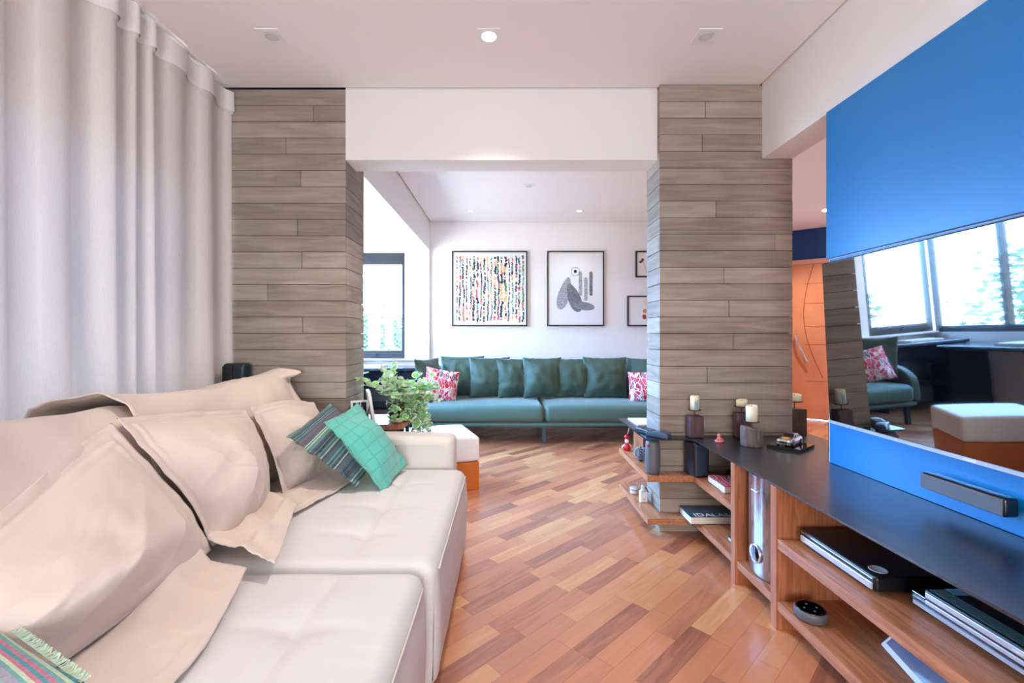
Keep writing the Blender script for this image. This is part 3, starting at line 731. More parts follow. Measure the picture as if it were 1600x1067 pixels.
# big sand linen cushions (flanged), each between four edge curves
def sham(name, label, T, R, Bt, L, amp, fl, seed, nu=96, nv=84, folds=None, mt=None, bd=(0.82, 0, 0.57)):
    T, R, Bt, L = crv(T), crv(R), crv(Bt), crv(L); bd = Vector(bd).normalized()
    W = (T(0)-T(1)).length; H = (L(0)-L(1)).length
    def base(u, v):
        a = T(u)*(1-v)+Bt(u)*v + L(v)*(1-u)+R(v)*u
        c = T(0)*(1-u)*(1-v)+T(1)*u*(1-v)+Bt(0)*(1-u)*v+Bt(1)*u*v
        return a-c
    def P(u, v, s):
        p = base(u, v); fu = min(u, 1-u)*W; ft = v*H; fb = (1-v)*H
        k = (sst(0, 1, (fu-fl)/(W*0.40))**0.42)*(sst(0, 1, (ft-fl)/(H*0.52))**0.5)*(sst(0, 1, (fb-0.005)/(H*0.26))**0.42)
        if s > 0:
            q = amp*k
            q += k*(0.020*nz(u*3.2+seed, v*2.2)+0.012*nz(u*7, v*5, seed)+0.005*abs(nz(u*11+v*6, v*9, seed)))
            q += 0.011*min(1, k*2)*rdg(u*2.3+v*2.6+seed, v*1.6-u*0.8, seed)*sst(0.25, 0.75, v) + 0.006*min(1, k*3)*rdg(u*5.5-v*3, v*4.5, seed+3)*(0.3+sst(0.3, 1, v))
            if folds: q += folds(u, v)*min(1, k*2.5)
            e = min(fu, ft)
            q += 0.007*nz(u*9+seed*2, v*9, 2)*(1-min(1, k*3))
            q += 0.006*math.exp(-((e-fl)/0.006)**2)*(1 if fb > 0.05 else 0) - 0.004*math.exp(-((e-fl+0.010)/0.005)**2)
            return p+bd*q
        return p-bd*(0.02*k+0.004)
    bm = bmn(); F = {}
    for s in (1, -1):
        for i in range(nu+1):
            for j in range(nv+1):
                e = i in (0, nu) or j in (0, nv); key = (i, j, 0 if e else s)
                if key not in F: F[key] = bm.verts.new(P(i/nu, j/nv, 1 if e else s))
        for i in range(nu):
            for j in range(nv):
                g = [F[(a, b_, 0 if (a in (0, nu) or b_ in (0, nv)) else s)] for a, b_ in ((i, j), (i+1, j), (i+1, j+1), (i, j+1))]
                if s < 0: g.reverse()
                try: bm.faces.new(g)
                except ValueError: pass
    return tag(obj(name, bm, mt or M['throw'], None, smooth=True), label, 'cushion')
def fA(u, v):
    return (0.022*math.exp(-((v-0.70-0.18*u)/0.09)**2)*sst(0.1, 0.5, u) - 0.030*math.exp(-((v-0.84-0.04*u)/0.07)**2)*(1-0.6*u)
            + 0.010*math.sin(11*(v*0.8+u*0.6)+4*nz(u*2, v*2, 5))*sst(0.35, 0.9, v))
sham('back_cushion', 'largest sand linen flanged cushion, nearest on the sofa, beside the pastel striped cushion',
     [(-1.03, .72, .64), (-1.055, .82, .675), (-1.085, .975, .725), (-1.125, 1.15, .79), (-1.135, 1.29, .845)],
     [(-1.135, 1.29, .845), (-1.095, 1.312, .775), (-1.025, 1.342, .665), (-.955, 1.362, .562), (-.90, 1.372, .438)],
     [(-.90, .72, .47), (-.87, .85, .455), (-.87, 1.02, .45), (-.88, 1.2, .445), (-.90, 1.368, .438)],
     [(-1.03, .72, .64), (-.97, .72, .55), (-.90, .72, .47)], 0.12, 0.035, 3, folds=fA)
def fB(u, v):
    return (0.016*math.sin(9*v+5*u+3*nz(u*2, v*2, 8))*sst(0.45, 0.9, v) + 0.012*math.exp(-((u-0.72+0.2*v)/0.08)**2)*sst(0.5, 0.9, v))
sham('back_cushion', 'middle sand linen flanged cushion with an open-seamed corner, leaning on the sofa back',
     [(-1.134, 1.305, .855), (-1.12, 1.5, .838), (-1.105, 1.7, .812), (-1.09, 1.88, .788)],
     [(-1.09, 1.88, .788), (-1.035, 1.89, .67), (-.99, 1.87, .56), (-.955, 1.82, .435)],
     [(-.909, 1.39, .44), (-.91, 1.52, .43), (-.93, 1.68, .43), (-.955, 1.82, .435)],
     [(-1.134, 1.305, .855), (-1.088, 1.325, .78), (-1.025, 1.35, .68), (-.962, 1.37, .58), (-.909, 1.39, .44)], 0.095, 0.04, 11, folds=fB)
def fC(u, v):
    return 0.020*math.sin(8*v+6*u+2*nz(u*2, v*2, 1))*sst(0.3, 0.8, v)
sham('back_cushion', 'sand linen flanged cushion at the far end, tucked behind the green striped cushion',
     [(-1.085, 1.90, .792), (-1.065, 2.0, .795), (-1.035, 2.14, .788), (-.985, 2.30, .755)],
     [(-.985, 2.30, .755), (-.95, 2.33, .66), (-.90, 2.34, .56), (-.86, 2.33, .44)],
     [(-.93, 1.87, .435), (-.90, 2.05, .43), (-.88, 2.2, .43), (-.86, 2.33, .44)],
     [(-1.085, 1.90, .792), (-1.03, 1.905, .68), (-.975, 1.895, .56), (-.93, 1.87, .435)], 0.08, 0.035, 17, folds=fC)

# pale linen throws spread over the back half of the seats
def seat_sheet(name, label, rear, hem, seed, amp, lo=0.4275, hemlift=0.004, fold=None, nu=70, nv=50, fl=0.035):
    Rr, Hm = crv(rear), crv(hem)
    def fn(u, v):
        p = Rr(u)*(1-v)+Hm(u)*v
        W = (Hm(0)-Hm(1)).length; L_ = (Rr(u)-Hm(u)).length
        z = amp*(0.5+0.5*nz(p.x*4+seed, p.y*7))*(1-0.6*v) + 0.004*abs(nz(p.x*12, p.y*12, seed))
        if fold: z += fold(u, v)
        z += 0.007*rdg(p.x*5+seed, p.y*3.2, seed)*(1-0.5*v) + 0.003*rdg(p.x*11, p.y*13, seed+2)
        e = min((1-v)*L_, min(u, 1-u)*W)
        z += 0.0035*math.exp(-((e-fl)/0.004)**2)
        z += hemlift*abs(nz(u*11, v*11, seed+4))*(1-sst(0, 0.03, e))*2
        p.z = lo + max(0, z)
        return p
    bm = bmn(); sheet(bm, fn, nu, nv, 0.0035)
    return tag(obj(name, bm, M['seat_throw'], None, smooth=True), label, 'throw')
seat_sheet('seat_throw', 'pale linen throw spread over the near sofa seat in front of the largest cushion',
           [(-1.02, .30, 0), (-1.0, .8, 0), (-.98, 1.1, 0), (-.96, 1.335, 0)], [(-.62, .30, 0), (-.63, .86, 0), (-.665, 1.05, 0), (-.735, 1.27, 0)], 3, 0.028, 0.424,
           fold=lambda u, v: 0.026*math.exp(-((v-0.28-0.35*(1-u))/0.10)**2)*sst(0.5, 0.9, u)+0.012*math.exp(-((u-0.80)/0.07)**2)*(1-v))
seat_sheet('seat_throw', 'crumpled pale linen throw on the seat below the middle cushion, one corner pointing forward',
           [(-.93, 1.385, 0), (-.94, 1.5, 0), (-.96, 1.65, 0), (-.97, 1.80, 0)], [(-.652, 1.265, 0), (-.68, 1.36, 0), (-.73, 1.50, 0), (-.80, 1.72, 0)], 8, 0.03, 0.4345,
           fold=lambda u, v: 0.022*(0.5+0.5*math.sin(u*13+3*v))*(1-0.8*v)+0.012*math.exp(-((v-0.55-0.2*u)/0.08)**2))
seat_sheet('seat_throw', 'pale linen throw spread on the far seat under the green striped cushion',
           [(-.96, 1.74, 0), (-.95, 1.9, 0), (-.93, 2.1, 0), (-.90, 2.3, 0)], [(-.79, 1.67, 0), (-.755, 1.80, 0), (-.71, 2.0, 0), (-.69, 2.26, 0)], 12, 0.016, 0.424,
           fold=lambda u, v: 0.02*math.exp(-((v-0.35)/0.14)**2)*(1-u))

# loose cushions on the sofa
def loose(name, label, W, H, T, m, loc, rot, flange, seed, pin=0.05, trim=None, cat='cushion', n=34, group=None, wr=0.006):
    bm = bmn(); pillow(bm, W, H, T, flange, seed, n, pin, wr)
    bmesh.ops.translate(bm, verts=bm.verts, vec=(0, 0, -H/2))
    o = obj(name, bm, m, None, smooth=True, loc=loc); o.rotation_euler = rot
    return tag(o, label, cat, group)
def basis(o, ux, uz):
    ux = Vector(ux).normalized(); uz = Vector(uz); uz = (uz-ux*uz.dot(ux)).normalized(); uy = uz.cross(ux)
    o.rotation_euler = Matrix((ux, uy, uz)).transposed().to_euler()
# world corners estimated from the photograph: near-left, near-right, top
o = loose('scatter_cushion', 'green and grey striped flanged cushion leaning behind the teal cushion', 0.37, 0.37, 0.12, M['stripe'], (-0.765, 2.10, 0.60), (0, 0, 0), 0.028, 3)
basis(o, (0.05, 0.34, 0.09), (-0.27, -0.01, 0.20))
o = loose('scatter_cushion', 'teal quilted flanged cushion leaning against the sofa arm', 0.35, 0.41, 0.15, M['quilt'], (-0.645, 2.125, 0.578), (0, 0, 0), 0.024, 8)
basis(o, (0.03, 0.33, 0.03), (-0.245, 0.0, 0.305))
o = loose('scatter_cushion', 'pastel woven striped cushion with a fringed edge at the near end of the sofa', 0.44, 0.40, 0.10, M['stripe2'], (-0.955, 0.62, 0.52), (0, 0, 0), 0.0, 14)
basis(o, (0.31, -0.12, -0.05), (0.10, 0.34, 0.10))
bm = bmn(); rnd = random.Random(5)
for i in range(150):
    x = -0.215+0.43*i/149; tube(bm, [(x, 0, 0.197), (x+rnd.uniform(-.003, .003), 0.002, 0.204), (x+rnd.uniform(-.004, .004), rnd.uniform(-.004, .004), 0.210)], 0.0011, 3)
fr = obj('fringe', bm, mat('fringe_pale', (200, 226, 196), 0.85), None); fr.parent = o; fr['kind'] = 'stuff'

# speaker behind the sofa in the corner
t = thing('floor_speaker', 'black rounded speaker on a stand behind the sofa, in the corner by the curtain', 'speaker', (-1.49, 2.475, 0))
bm = bmn(); rbox(bm, -1.545, 2.435, 0.72, -1.42, 2.515, 0.945, 0.02, 0.04); obj('cabinet', bm, mat('dark_teal_speaker', (20, 38, 50), 0.35), t, smooth=True)
bm = bmn(); rbox(bm, -1.538, 2.428, 0.735, -1.485, 2.438, 0.93, 0.004, 0.04); obj('grille', bm, M['black_plastic'], t)
bm = bmn(); tube(bm, [(-1.485, 2.475, 0.01), (-1.485, 2.475, 0.73)], 0.012, 10); lathe(bm, [(0.03, 0), (0.03, 0.012), (0.012, 0.02)], (-1.485, 2.478, 0), 20); obj('stand', bm, M['black_plastic'], t)

# ------------------------------------------------------------------ side table, plant, frames, ottoman
t = thing('side_table', 'small wooden side table behind the cream sofa arm, carrying the plant', 'side table', (-0.74, 2.68, 0))
bm = bmn(); box(bm, -0.895, 2.50, 0.574, -0.570, 2.83, 0.600); obj('tabletop', bm, M['table_wood'], t, bev=0.003)
for x in (-0.87, -0.615):
    for y in (2.66, 2.80):
        bm = bmn(); tube(bm, [(x, y, 0), (x, y, 0.575)], 0.012, 10); obj('leg', bm, M['black_plastic'], t)
pl = thing('potted_plant', 'trailing plant with pale-edged green leaves in a brown wicker pot on the side table', 'plant', (-0.650, 2.735, 0.6))
bm = bmn(); lathe(bm, [(0.002, 0), (0.055, 0), (0.072, 0.05), (0.078, 0.10), (0.070, 0.10), (0.066, 0.085), (0.002, 0.085)], (0, 0, 0), 28)
obj('pot', bm, M['basket'], pl, world=False, smooth=True)
rnd = random.Random(21)
bs, bl, be = bmn(), bmn(), bmn()
def leaf(p, d, s):
    d = d.normalized(); side = d.cross(Vector((rnd.uniform(-.5, .5), rnd.uniform(-.5, .5), 1)))
    if side.length < 1e-3: side = Vector((1, 0, 0))
    side.normalize(); up = side.cross(d)
    for bmx, k, off in ((be, 1.0, 0.0), (bl, 0.80, 0.0012)):
        c = p + d*s*0.5
        out = []
        for a in range(10):
            th = 2*PI*a/10; x = math.cos(th); y = math.sin(th)
            wv = 0.40*(1-0.25*x)
            out.append(bmx.verts.new(c + d*s*0.5*x*k + side*s*wv*y*k*1.15 + up*(off + 0.10*s*(abs(y)**2)*k - 0.08*s*x*x)))
        mid = bmx.verts.new(c + up*(off-0.01*s))
        for a in range(10): bmx.faces.new((mid, out[a], out[(a+1) % 10]))
for i in range(88):
    a = rnd.uniform(0, 2*PI); rr = rnd.uniform(0.0, 0.05)
    p = Vector((rr*math.cos(a), rr*math.sin(a), 0.09))
    droop = i % 3
    L_ = rnd.uniform(0.12, 0.24) if droop else rnd.uniform(0.16, 0.30)
    d = Vector((math.cos(a)*rnd.uniform(0.3, 1.0)+0.42, math.sin(a)*rnd.uniform(0.3, 0.9), rnd.uniform(0.6, 1.4))).normalized()
    if droop == 0: d = (d+Vector((0.55, -0.15, -0.35))).normalized()
    pts = [p.copy()]; n = 11
    for k in range(n):
        g = 0.10+0.17*(droop == 0)
        d = (d + Vector((rnd.uniform(-.14, .14), rnd.uniform(-.14, .14), -g + rnd.uniform(-.06, .06)))).normalized()
        q = pts[-1] + d*L_/n
        if q.z < 0.012 and -0.25 < q.x < 0.10: q.z = 0.012; d.z = 0.05
        pts.append(q)
        if k > 1:
            for s_ in range(2 if k % 2 else 1):
                ld = (d*0.5+Vector((rnd.uniform(-1, 1), rnd.uniform(-1, 1), rnd.uniform(-.3, .7)))).normalized()
                leaf(q, ld, rnd.uniform(0.030, 0.050))
    tube(bs, pts, 0.0014, 4)
obj('stems', bs, M['stem'], pl, world=False)
lo_ = obj('foliage', be, M['leaf_edge'], pl, world=False); obj('leaf_centres', bl, M['leaf'], lo_, world=False)

def frame_stand(name, label, loc, rz, wd, ht, tilt, art):
    t = thing(name, label, 'photo frame', loc, rz)
    R_ = Matrix.Rotation(tilt, 3, 'X')
    b = bmn(); f = 0.012
    for x0, x1, z0, z1 in ((-wd/2, wd/2, 0, f), (-wd/2, wd/2, ht-f, ht), (-wd/2, -wd/2+f, f, ht-f), (wd/2-f, wd/2, f, ht-f)): box(b, x0, -0.008, z0, x1, 0.008, z1)
    for v in b.verts: v.co = R_ @ v.co
    obj('frame', b, M['white_frame'], t, world=False)
    b = bmn(); box(b, -wd/2+f, -0.003, f, wd/2-f, 0.003, ht-f)
    for v in b.verts: v.co = R_ @ v.co
    obj('photo', b, art, t, world=False)
    b = bmn(); cbox(b, (0, 0.004*0+0.03, ht*0.30), (0.02, 0.003, ht*0.60), 0, Matrix.Rotation(tilt*-1.6, 3, 'X')); obj('easel_back', b, M['black_plastic'], t, world=False)
    return t
M['photo'] = swirl_mat('black_and_white_photo', 9, [(0, (40, 44, 56)), (0.3, (170, 178, 190)), (0.5, (230, 232, 236)), (0.75, (70, 76, 92))], 2, 6)
frame_stand('photo_frame', 'white photo frame standing on the side table in front of the plant', (-0.760, 2.575, 0.60), 1.95, 0.13, 0.185, -0.16, M['photo'])
frame_stand('photo_frame', 'white photo frame at the pillar end of the side table', (-0.845, 2.60, 0.60), 0.5, 0.10, 0.12, -0.16, M['photo'])

t = thing('ottoman', 'white cushioned ottoman on an orange wooden box base beyond the sofa arm', 'ottoman', (-0.50, 3.335, 0), math.radians(20))
bm = bmn(); box(bm, -0.245, -0.24, 0, 0.245, 0.24, 0.20); obj('base', bm, M['orange'], t, world=False, bev=0.004)
bm = bmn(); rbox(bm, -0.25, -0.245, 0.202, 0.25, 0.245, 0.378, 0.025, 0.05, lambda p, n: Vector((0, 0, 0.006*(1-(p.x/0.25)**2))) if n.z > 0.5 else Vector((0, 0, 0)))
obj('seat_pad', bm, M['ottoman_white'], t, world=False, smooth=True)

# ------------------------------------------------------------------ green sofa
gs = thing('sofa', 'long green velvet sofa on dark steel legs below the pictures', 'sofa', (0.65, 4.95, 0))
def gdisp(x0, x1):
    def d(p, n):
        o = Vector((0, 0, 0))
        if n.z > 0.3:
            o.z += 0.018*sst(0, 0.25, min(p.x-x0, x1-p.x))*sst(0, 0.2, p.y-4.49) + 0.003*nz(p.x*5, p.y*5, 2)
        if n.y < -0.5: o.y -= 0.012*math.sin(PI*(p.z-0.22)/0.18)
        return o
    return d
for x0, x1 in ((-0.90, 0.385), (0.395, 2.05)):
    bm = bmn(); rbox(bm, x0, 4.49, 0.222, x1, 5.30, 0.392, 0.05, 0.05, gdisp(x0, x1), 4); obj('seat_cushion', bm, M['green_seat'], gs, smooth=True)
bm = bmn(); rbox(bm, -0.92, 4.50, 0.185, 2.10, 5.40, 0.218, 0.012, 0.2); obj('frame_rail', bm, M['green_seat'], gs)
bm = bmn(); rbox(bm, -0.92, 5.20, 0.225, 2.10, 5.40, 0.745, 0.06, 0.12); obj('backrest', bm, M['green_velvet'], gs, smooth=True)
def garm(x0, x1):
    bm = bmn(); N_ = 18
    pr = crv([(0, 4.53, 0.30), (0, 4.56, 0.46), (0, 4.72, 0.545), (0, 5.0, 0.60), (0, 5.32, 0.72)])
    a = [[bm.verts.new((x, pr(i/N_).y, pr(i/N_).z)) for i in range(N_+1)] for x in (x0, x1)]
    b_ = [[bm.verts.new((x, 4.53+0.79*i/N_, 0.222)) for i in range(N_+1)] for x in (x0, x1)]
    for i in range(N_):
        bm.faces.new((a[0][i], a[0][i+1], a[1][i+1], a[1][i])); bm.faces.new((b_[0][i], b_[1][i], b_[1][i+1], b_[0][i+1]))
        for s in (0, 1): bm.faces.new((a[s][i], b_[s][i], b_[s][i+1], a[s][i+1]))
    for i in (0, N_): bm.faces.new((a[0][i], a[1][i], b_[1][i], b_[0][i]))
    obj('armrest', bm, M['green_velvet'], gs, bev=0.02, bseg=3)
garm(-0.985, -0.91); garm(2.06, 2.13)
for x in (-0.86, 0.39, 2.02):
    for y in (4.56, 5.32):
        bm = bmn(); box(bm, x-0.018, y-0.018, 0, x+0.018, y+0.018, 0.188); obj('leg', bm, M['leg_steel'], gs)
bm = bmn(); box(bm, -0.90, 4.545, 0.165, 2.06, 4.575, 0.186); obj('steel_rail', bm, M['leg_steel'], gs)

G = 'green velvet pillows along the far sofa'
def gp(label, x, y, rz, W=0.47, H=0.45, T=0.16, tilt=-0.16, roll=0.0, seed=1, m=None, z=0.408):
    bm = bmn(); pillow(bm, W, H, T, 0.006, seed, 26, 0.055, 0.009)
    o = obj('scatter_cushion' if m is None else 'patterned_cushion', bm, m or M['green_velvet'], None, smooth=True, loc=(x, y, z))
    o.rotation_euler = (tilt, roll, rz)
    return tag(o, label, 'cushion', G if m is None else 'red patterned cushions on the green sofa')
gp('green velvet pillow turned sideways at the left end of the far sofa', -0.80, 4.86, 1.05, 0.42, seed=1)
gp('green velvet pillow, first facing one beside the left red patterned cushion', -0.485, 5.06, 0.12, 0.50, 0.465, seed=2)
gp('green velvet pillow under the middle of the striped picture, second facing one from the left', -0.165, 4.99, 0.22, 0.47, 0.455, seed=3)
gp('narrow-looking green velvet pillow under the right edge of the striped picture', 0.135, 4.98, 0.26, 0.45, 0.445, seed=4)
gp('plump green velvet pillow above the gap between the two seat cushions', 0.415, 4.93, 0.12, 0.44, 0.455, 0.19, seed=5)
gp('green velvet pillow with a dented front, under the grey abstract picture', 0.75, 4.96, 0.02, 0.43, 0.445, 0.17, seed=6)
gp('largest flat green velvet pillow, left of the right-hand patterned cushion', 1.10, 4.93, -0.02, 0.48, 0.46, 0.15, seed=7)
gp('green velvet pillow half hidden by the board-clad pillar', 1.52, 4.90, -0.5, 0.46, 0.45, seed=8)
gp('red leaf-patterned cushion at the left end of the far sofa, by the plant', -0.70, 4.70, 0.30, 0.37, 0.35, 0.12, -0.30, 0.20, 9, M['redpattern'])
gp('red leaf-patterned cushion at the right, cut off by the board-clad pillar', 1.46, 4.67, -0.3, 0.34, 0.32, 0.12, -0.25, -0.05, 10, M['redpattern'])

# ------------------------------------------------------------------ pictures
def picture(name, label, x0, x1, z0, z1, fcol=(52, 44, 42)):
    y = 5.508
    t = thing(name, label, 'picture', ((x0+x1)/2, y, z0))
    b = bmn(); f = 0.016
    for a in ((x0, x1, z0, z0+f), (x0, x1, z1-f, z1), (x0, x0+f, z0+f, z1-f), (x1-f, x1, z0+f, z1-f)): box(b, a[0], y-0.032, a[2], a[1], y, a[3])
    obj('frame', b, mat('picture_frame_dark', fcol, 0.45), t)
    b = bmn(); box(b, x0+f, y-0.022, z0+f, x1-f, y-0.004, z1-f); obj('canvas', b, M['canvas'], t)
    return t, y-0.0235
def flat(b, pts, y, mi=0):
    b.faces.new([b.verts.new((p[0], y, p[1])) for p in pts]).material_index = mi
def px2w(px, py, y=5.48):
    s = 700/y; return ((px-790)/s, 1.094-(py-525)/s)
x0, z1 = px2w(706, 392); x1, z0 = px2w(824, 509.5)
t, ya = picture('framed_picture', 'square framed picture of speckled vertical stripes in black, red and green', x0, x1, z0, z1)
cols = [(28, 26, 40), (30, 30, 46), (206, 60, 84), (226, 108, 96), (80, 130, 70), (120, 160, 140), (150, 60, 90), (70, 74, 84), (226, 180, 110)]
am = [mat('print_ink_%s' % n, c, 0.6) for n, c in zip(('black', 'navy', 'crimson', 'coral', 'green', 'sage', 'plum', 'grey', 'ochre'), cols)]
rnd = random.Random(4); b = bmn(); NC = 20
for c in range(NC):
    cx = x0+0.055+(x1-x0-0.11)*c/(NC-1); z = z1-0.05-rnd.uniform(0, 0.04); wd = rnd.uniform(0.016, 0.034); cur = rnd.randrange(9)
    zend = z0+0.05+rnd.uniform(0, 0.05)
    off = 0
    while z > zend:
        h = rnd.uniform(0.008, 0.022)
        if rnd.random() < 0.25: cur = rnd.choice([0, 0, 0, 1, 1, 2, 3, 4, 5, 6, 7, 8])
        off = max(-0.008, min(0.008, off+rnd.uniform(-0.005, 0.005)))
        if rnd.random() < 0.88:
            a = cx+off-wd*rnd.uniform(0.2, 0.55); e = cx+off+wd*rnd.uniform(0.2, 0.55); k = rnd.uniform(-0.006, 0.006)
            flat(b, [(a, z-h+k), (e, z-h-k), (e+rnd.uniform(-.004, .004), z), (a+rnd.uniform(-.004, .004), z)], ya, cur)
            if rnd.random() < 0.4:
                flat(b, [(a-0.004, z-h*.6), (a+0.003, z-h), (a+0.004, z)], ya-0.0004, rnd.choice([0, 1, 2, 4]))
        z -= h*1.02
obj('printed_stripes', b, am, t)
x0, z1 = px2w(855, 392); x1, z0 = px2w(944, 509.5)
t, ya = picture('framed_picture', 'framed print of soft grey rounded shapes and a ring, on white', x0, x1, z0, z1)
def inkmat(name, c1, c2, sc_):
    m, nt, bb = new_mat(name); tc = N(nt, 'ShaderNodeTexCoord'); v = N(nt, 'ShaderNodeTexNoise'); v.inputs['Scale'].default_value = sc_; v.inputs['Detail'].default_value = 2
    nt.links.new(tc.outputs['Object'], v.inputs['Vector']); r = ramp(nt, [(0.46, c1), (0.54, c2)]); nt.links.new(v.outputs[0], r.inputs[0]); nt.links.new(r.outputs[0], bb.inputs['Base Color']); bb.inputs['Roughness'].default_value = 0.7
    return m
gm = [inkmat('stipple_light', (176, 180, 188), (128, 132, 140), 90), inkmat('stipple_dark', (92, 94, 102), (128, 130, 138), 110), inkmat('stipple_mid', (140, 144, 152), (112, 115, 124), 100), M['black_plastic']]
def blob(b, cx, cz, rx, rz_, ang_, y, mi, n=28, egg=0.0):
    pts = []
    for i in range(n):
        a = 2*PI*i/n; x = rx*math.cos(a)*(1+egg*math.sin(a)); z = rz_*math.sin(a)
        pts.append((cx+x*math.cos(ang_)-z*math.sin(ang_), cz+x*math.sin(ang_)+z*math.cos(ang_)))
    flat(b, pts, y, mi)
def bar(b, cx, za, zb, r, y, mi):
    pts = [(cx+r*math.cos(a), zb-r+r*math.sin(a)) for a in [PI*i/10 for i in range(11)]] + [(cx+r*math.cos(a), za+r+r*math.sin(a)) for a in [PI+PI*i/10 for i in range(11)]]
    flat(b, pts, y, mi)
b = bmn()
P_ = lambda px, py: px2w(px, py)
c = P_(882, 458); blob(b, c[0], c[1], 0.070, 0.205, -0.28, ya, 0, egg=-0.25)
c = P_(897, 465); blob(b, c[0], c[1], 0.075, 0.185, 0.36, ya-0.0005, 1, egg=-0.25)
c = P_(912, 478); blob(b, c[0], c[1], 0.135, 0.050, -0.14, ya-0.001, 2)
bar(b, P_(907, 0)[0], P_(0, 462)[1], P_(0, 424)[1], 0.021, ya-0.0004, 0)
bar(b, P_(915.5, 0)[0], P_(0, 470)[1], P_(0, 433)[1], 0.021, ya-0.0006, 0)
bar(b, P_(923.5, 0)[0], P_(0, 462)[1], P_(0, 424)[1], 0.020, ya-0.0008, 1)
c = P_(899, 424)
for i in range(28):
    a = 2*PI*i/28; a2 = 2*PI*(i+1)/28
    flat(b, [(c[0]+0.054*math.cos(a), c[1]+0.054*math.sin(a)), (c[0]+0.054*math.cos(a2), c[1]+0.054*math.sin(a2)), (c[0]+0.050*math.cos(a2), c[1]+0.050*math.sin(a2)), (c[0]+0.050*math.cos(a), c[1]+0.050*math.sin(a))], ya-0.0012, 3)
blob(b, c[0], c[1], 0.019, 0.019, 0, ya-0.0014, 3)
obj('printed_shapes', b, gm, t)
bc = [mat('print_brown', (98, 60, 52), 0.6), mat('print_coral', (222, 140, 112), 0.6), mat('print_rust', (166, 58, 50), 0.6), mat('print_sand', (236, 214, 186), 0.6)]
def stemline(b, p, q, y, mi=0, wd=0.003):
    p = Vector((p[0], 0, p[1])); q = Vector((q[0], 0, q[1])); d = (q-p).normalized(); s = Vector((d.z, 0, -d.x))*wd/2
    flat(b, [((p+s).x, (p+s).z), ((q+s).x, (q+s).z), ((q-s).x, (q-s).z), ((p-s).x, (p-s).z)], y, mi)
x0, z1 = px2w(993.5, 392); z0 = px2w(0, 433)[1]
t, ya = picture('framed_picture', 'small framed botanical print, the upper of the two beside the pillar', x0, x0+0.34, z0, z1)
b = bmn(); c = P_(1004, 406); blob(b, c[0], c[1], 0.017, 0.022, -0.5, ya, 0); c = P_(1001.5, 409); blob(b, c[0], c[1], 0.021, 0.015, 0.2, ya-0.0004, 0)
stemline(b, P_(1005, 408), P_(1012, 430), ya); c = P_(1014, 402); blob(b, c[0], c[1], 0.018, 0.026, 0.2, ya, 1); obj('printed_flowers', b, bc, t)
x0, z1 = px2w(980.5, 462); z0 = px2w(0, 509.5)[1]
t, ya = picture('framed_picture', 'framed print of red and sand coloured leaves, the lower of the two beside the pillar', x0, x0+0.50, z0, z1)
b = bmn()
for (px, py, rx, rz_, an, mi) in ((1008, 486, .026, .028, 0, 1), (1007, 495, .024, .030, 0.25, 2), (1009, 472, .024, .050, 0.1, 3), (1018, 476, .022, .04, -.5, 1), (1020, 490, .02, .034, -.6, 2)):
    c = P_(px, py); blob(b, c[0], c[1], rx, rz_, an, ya-0.0002*mi, mi)
stemline(b, P_(1010, 497), P_(1013, 508), ya); obj('printed_leaves', b, bc, t)

# switch plate on the pier
t = thing('light_switch', 'white wall switch plate on the narrow white pier beside the window', 'switch', (-1.03, 5.455, 1.02))
bm = bmn(); box(bm, -1.045+0.0, 5.452, 1.0, -0.965, 5.46, 1.12); obj('plate', bm, M['white_frame'], t, bev=0.002)
bm = bmn(); box(bm, -1.02, 5.447, 1.03, -0.99, 5.452, 1.09); obj('rocker', bm, M['glass_white'], t, bev=0.001)

# ------------------------------------------------------------------ balcony furniture
M['console_black'] = mat('blue_black_lacquer', (30, 38, 56), 0.22, coat=0.4)
t = thing('console_table', 'low dark lacquered console with open shelves under the narrow end window', 'console', (-1.40, 5.25, 0))
bm = bmn(); rbox(bm, -1.90, 5.02, 0.70, -1.0, 5.49, 0.735, 0.008, 0.3); obj('top', bm, M['console_black'], t)
for z in (0.50, 0.26): 
    bm = bmn(); box(bm, -1.87, 5.06, z, -1.03, 5.48, z+0.035); obj('shelf', bm, M['console_black'], t)
for x in (-1.88, -1.045):
    bm = bmn(); box(bm, x, 5.05, 0, x+0.03, 5.48, 0.70); obj('side_panel', bm, M['console_black'], t)
bm = bmn(); box(bm, -1.85, 5.10, 0.535, -1.047, 5.47, 0.68); obj('drawer_front', bm, M['console_black'], t)
t = thing('bench', 'long dark lacquered bench along the balcony windows', 'bench', (-1.75, 3.9, 0))
bm = bmn(); rbox(bm, -1.94, 3.0, 0.66, -1.50, 4.95, 0.70, 0.01, 0.4); obj('top', bm, M['console_black'], t)
for y in (3.05, 3.95, 4.86):
    bm = bmn(); box(bm, -1.92, y, 0, -1.54, y+0.04, 0.66); obj('leg', bm, M['console_black'], t)
tag(obj('book', (lambda b: (cbox(b, (-1.72, 4.3, 0.712), (0.22, 0.32, 0.022)), b)[1])(bmn()), M['glass_white']), 'white magazine lying on the dark balcony bench', 'magazine')
tag(obj('book', (lambda b: (cbox(b, (-1.60, 5.28, 0.744), (0.34, 0.22, 0.016)), b)[1])(bmn()), M['glass_white']), 'white magazine lying on the dark console under the end window', 'magazine')
bm = bmn(); box(bm, -1.95, 5.44, 0.80, -1.05, 5.51, 0.818); struct('trim_2', bm, M['white_frame'])

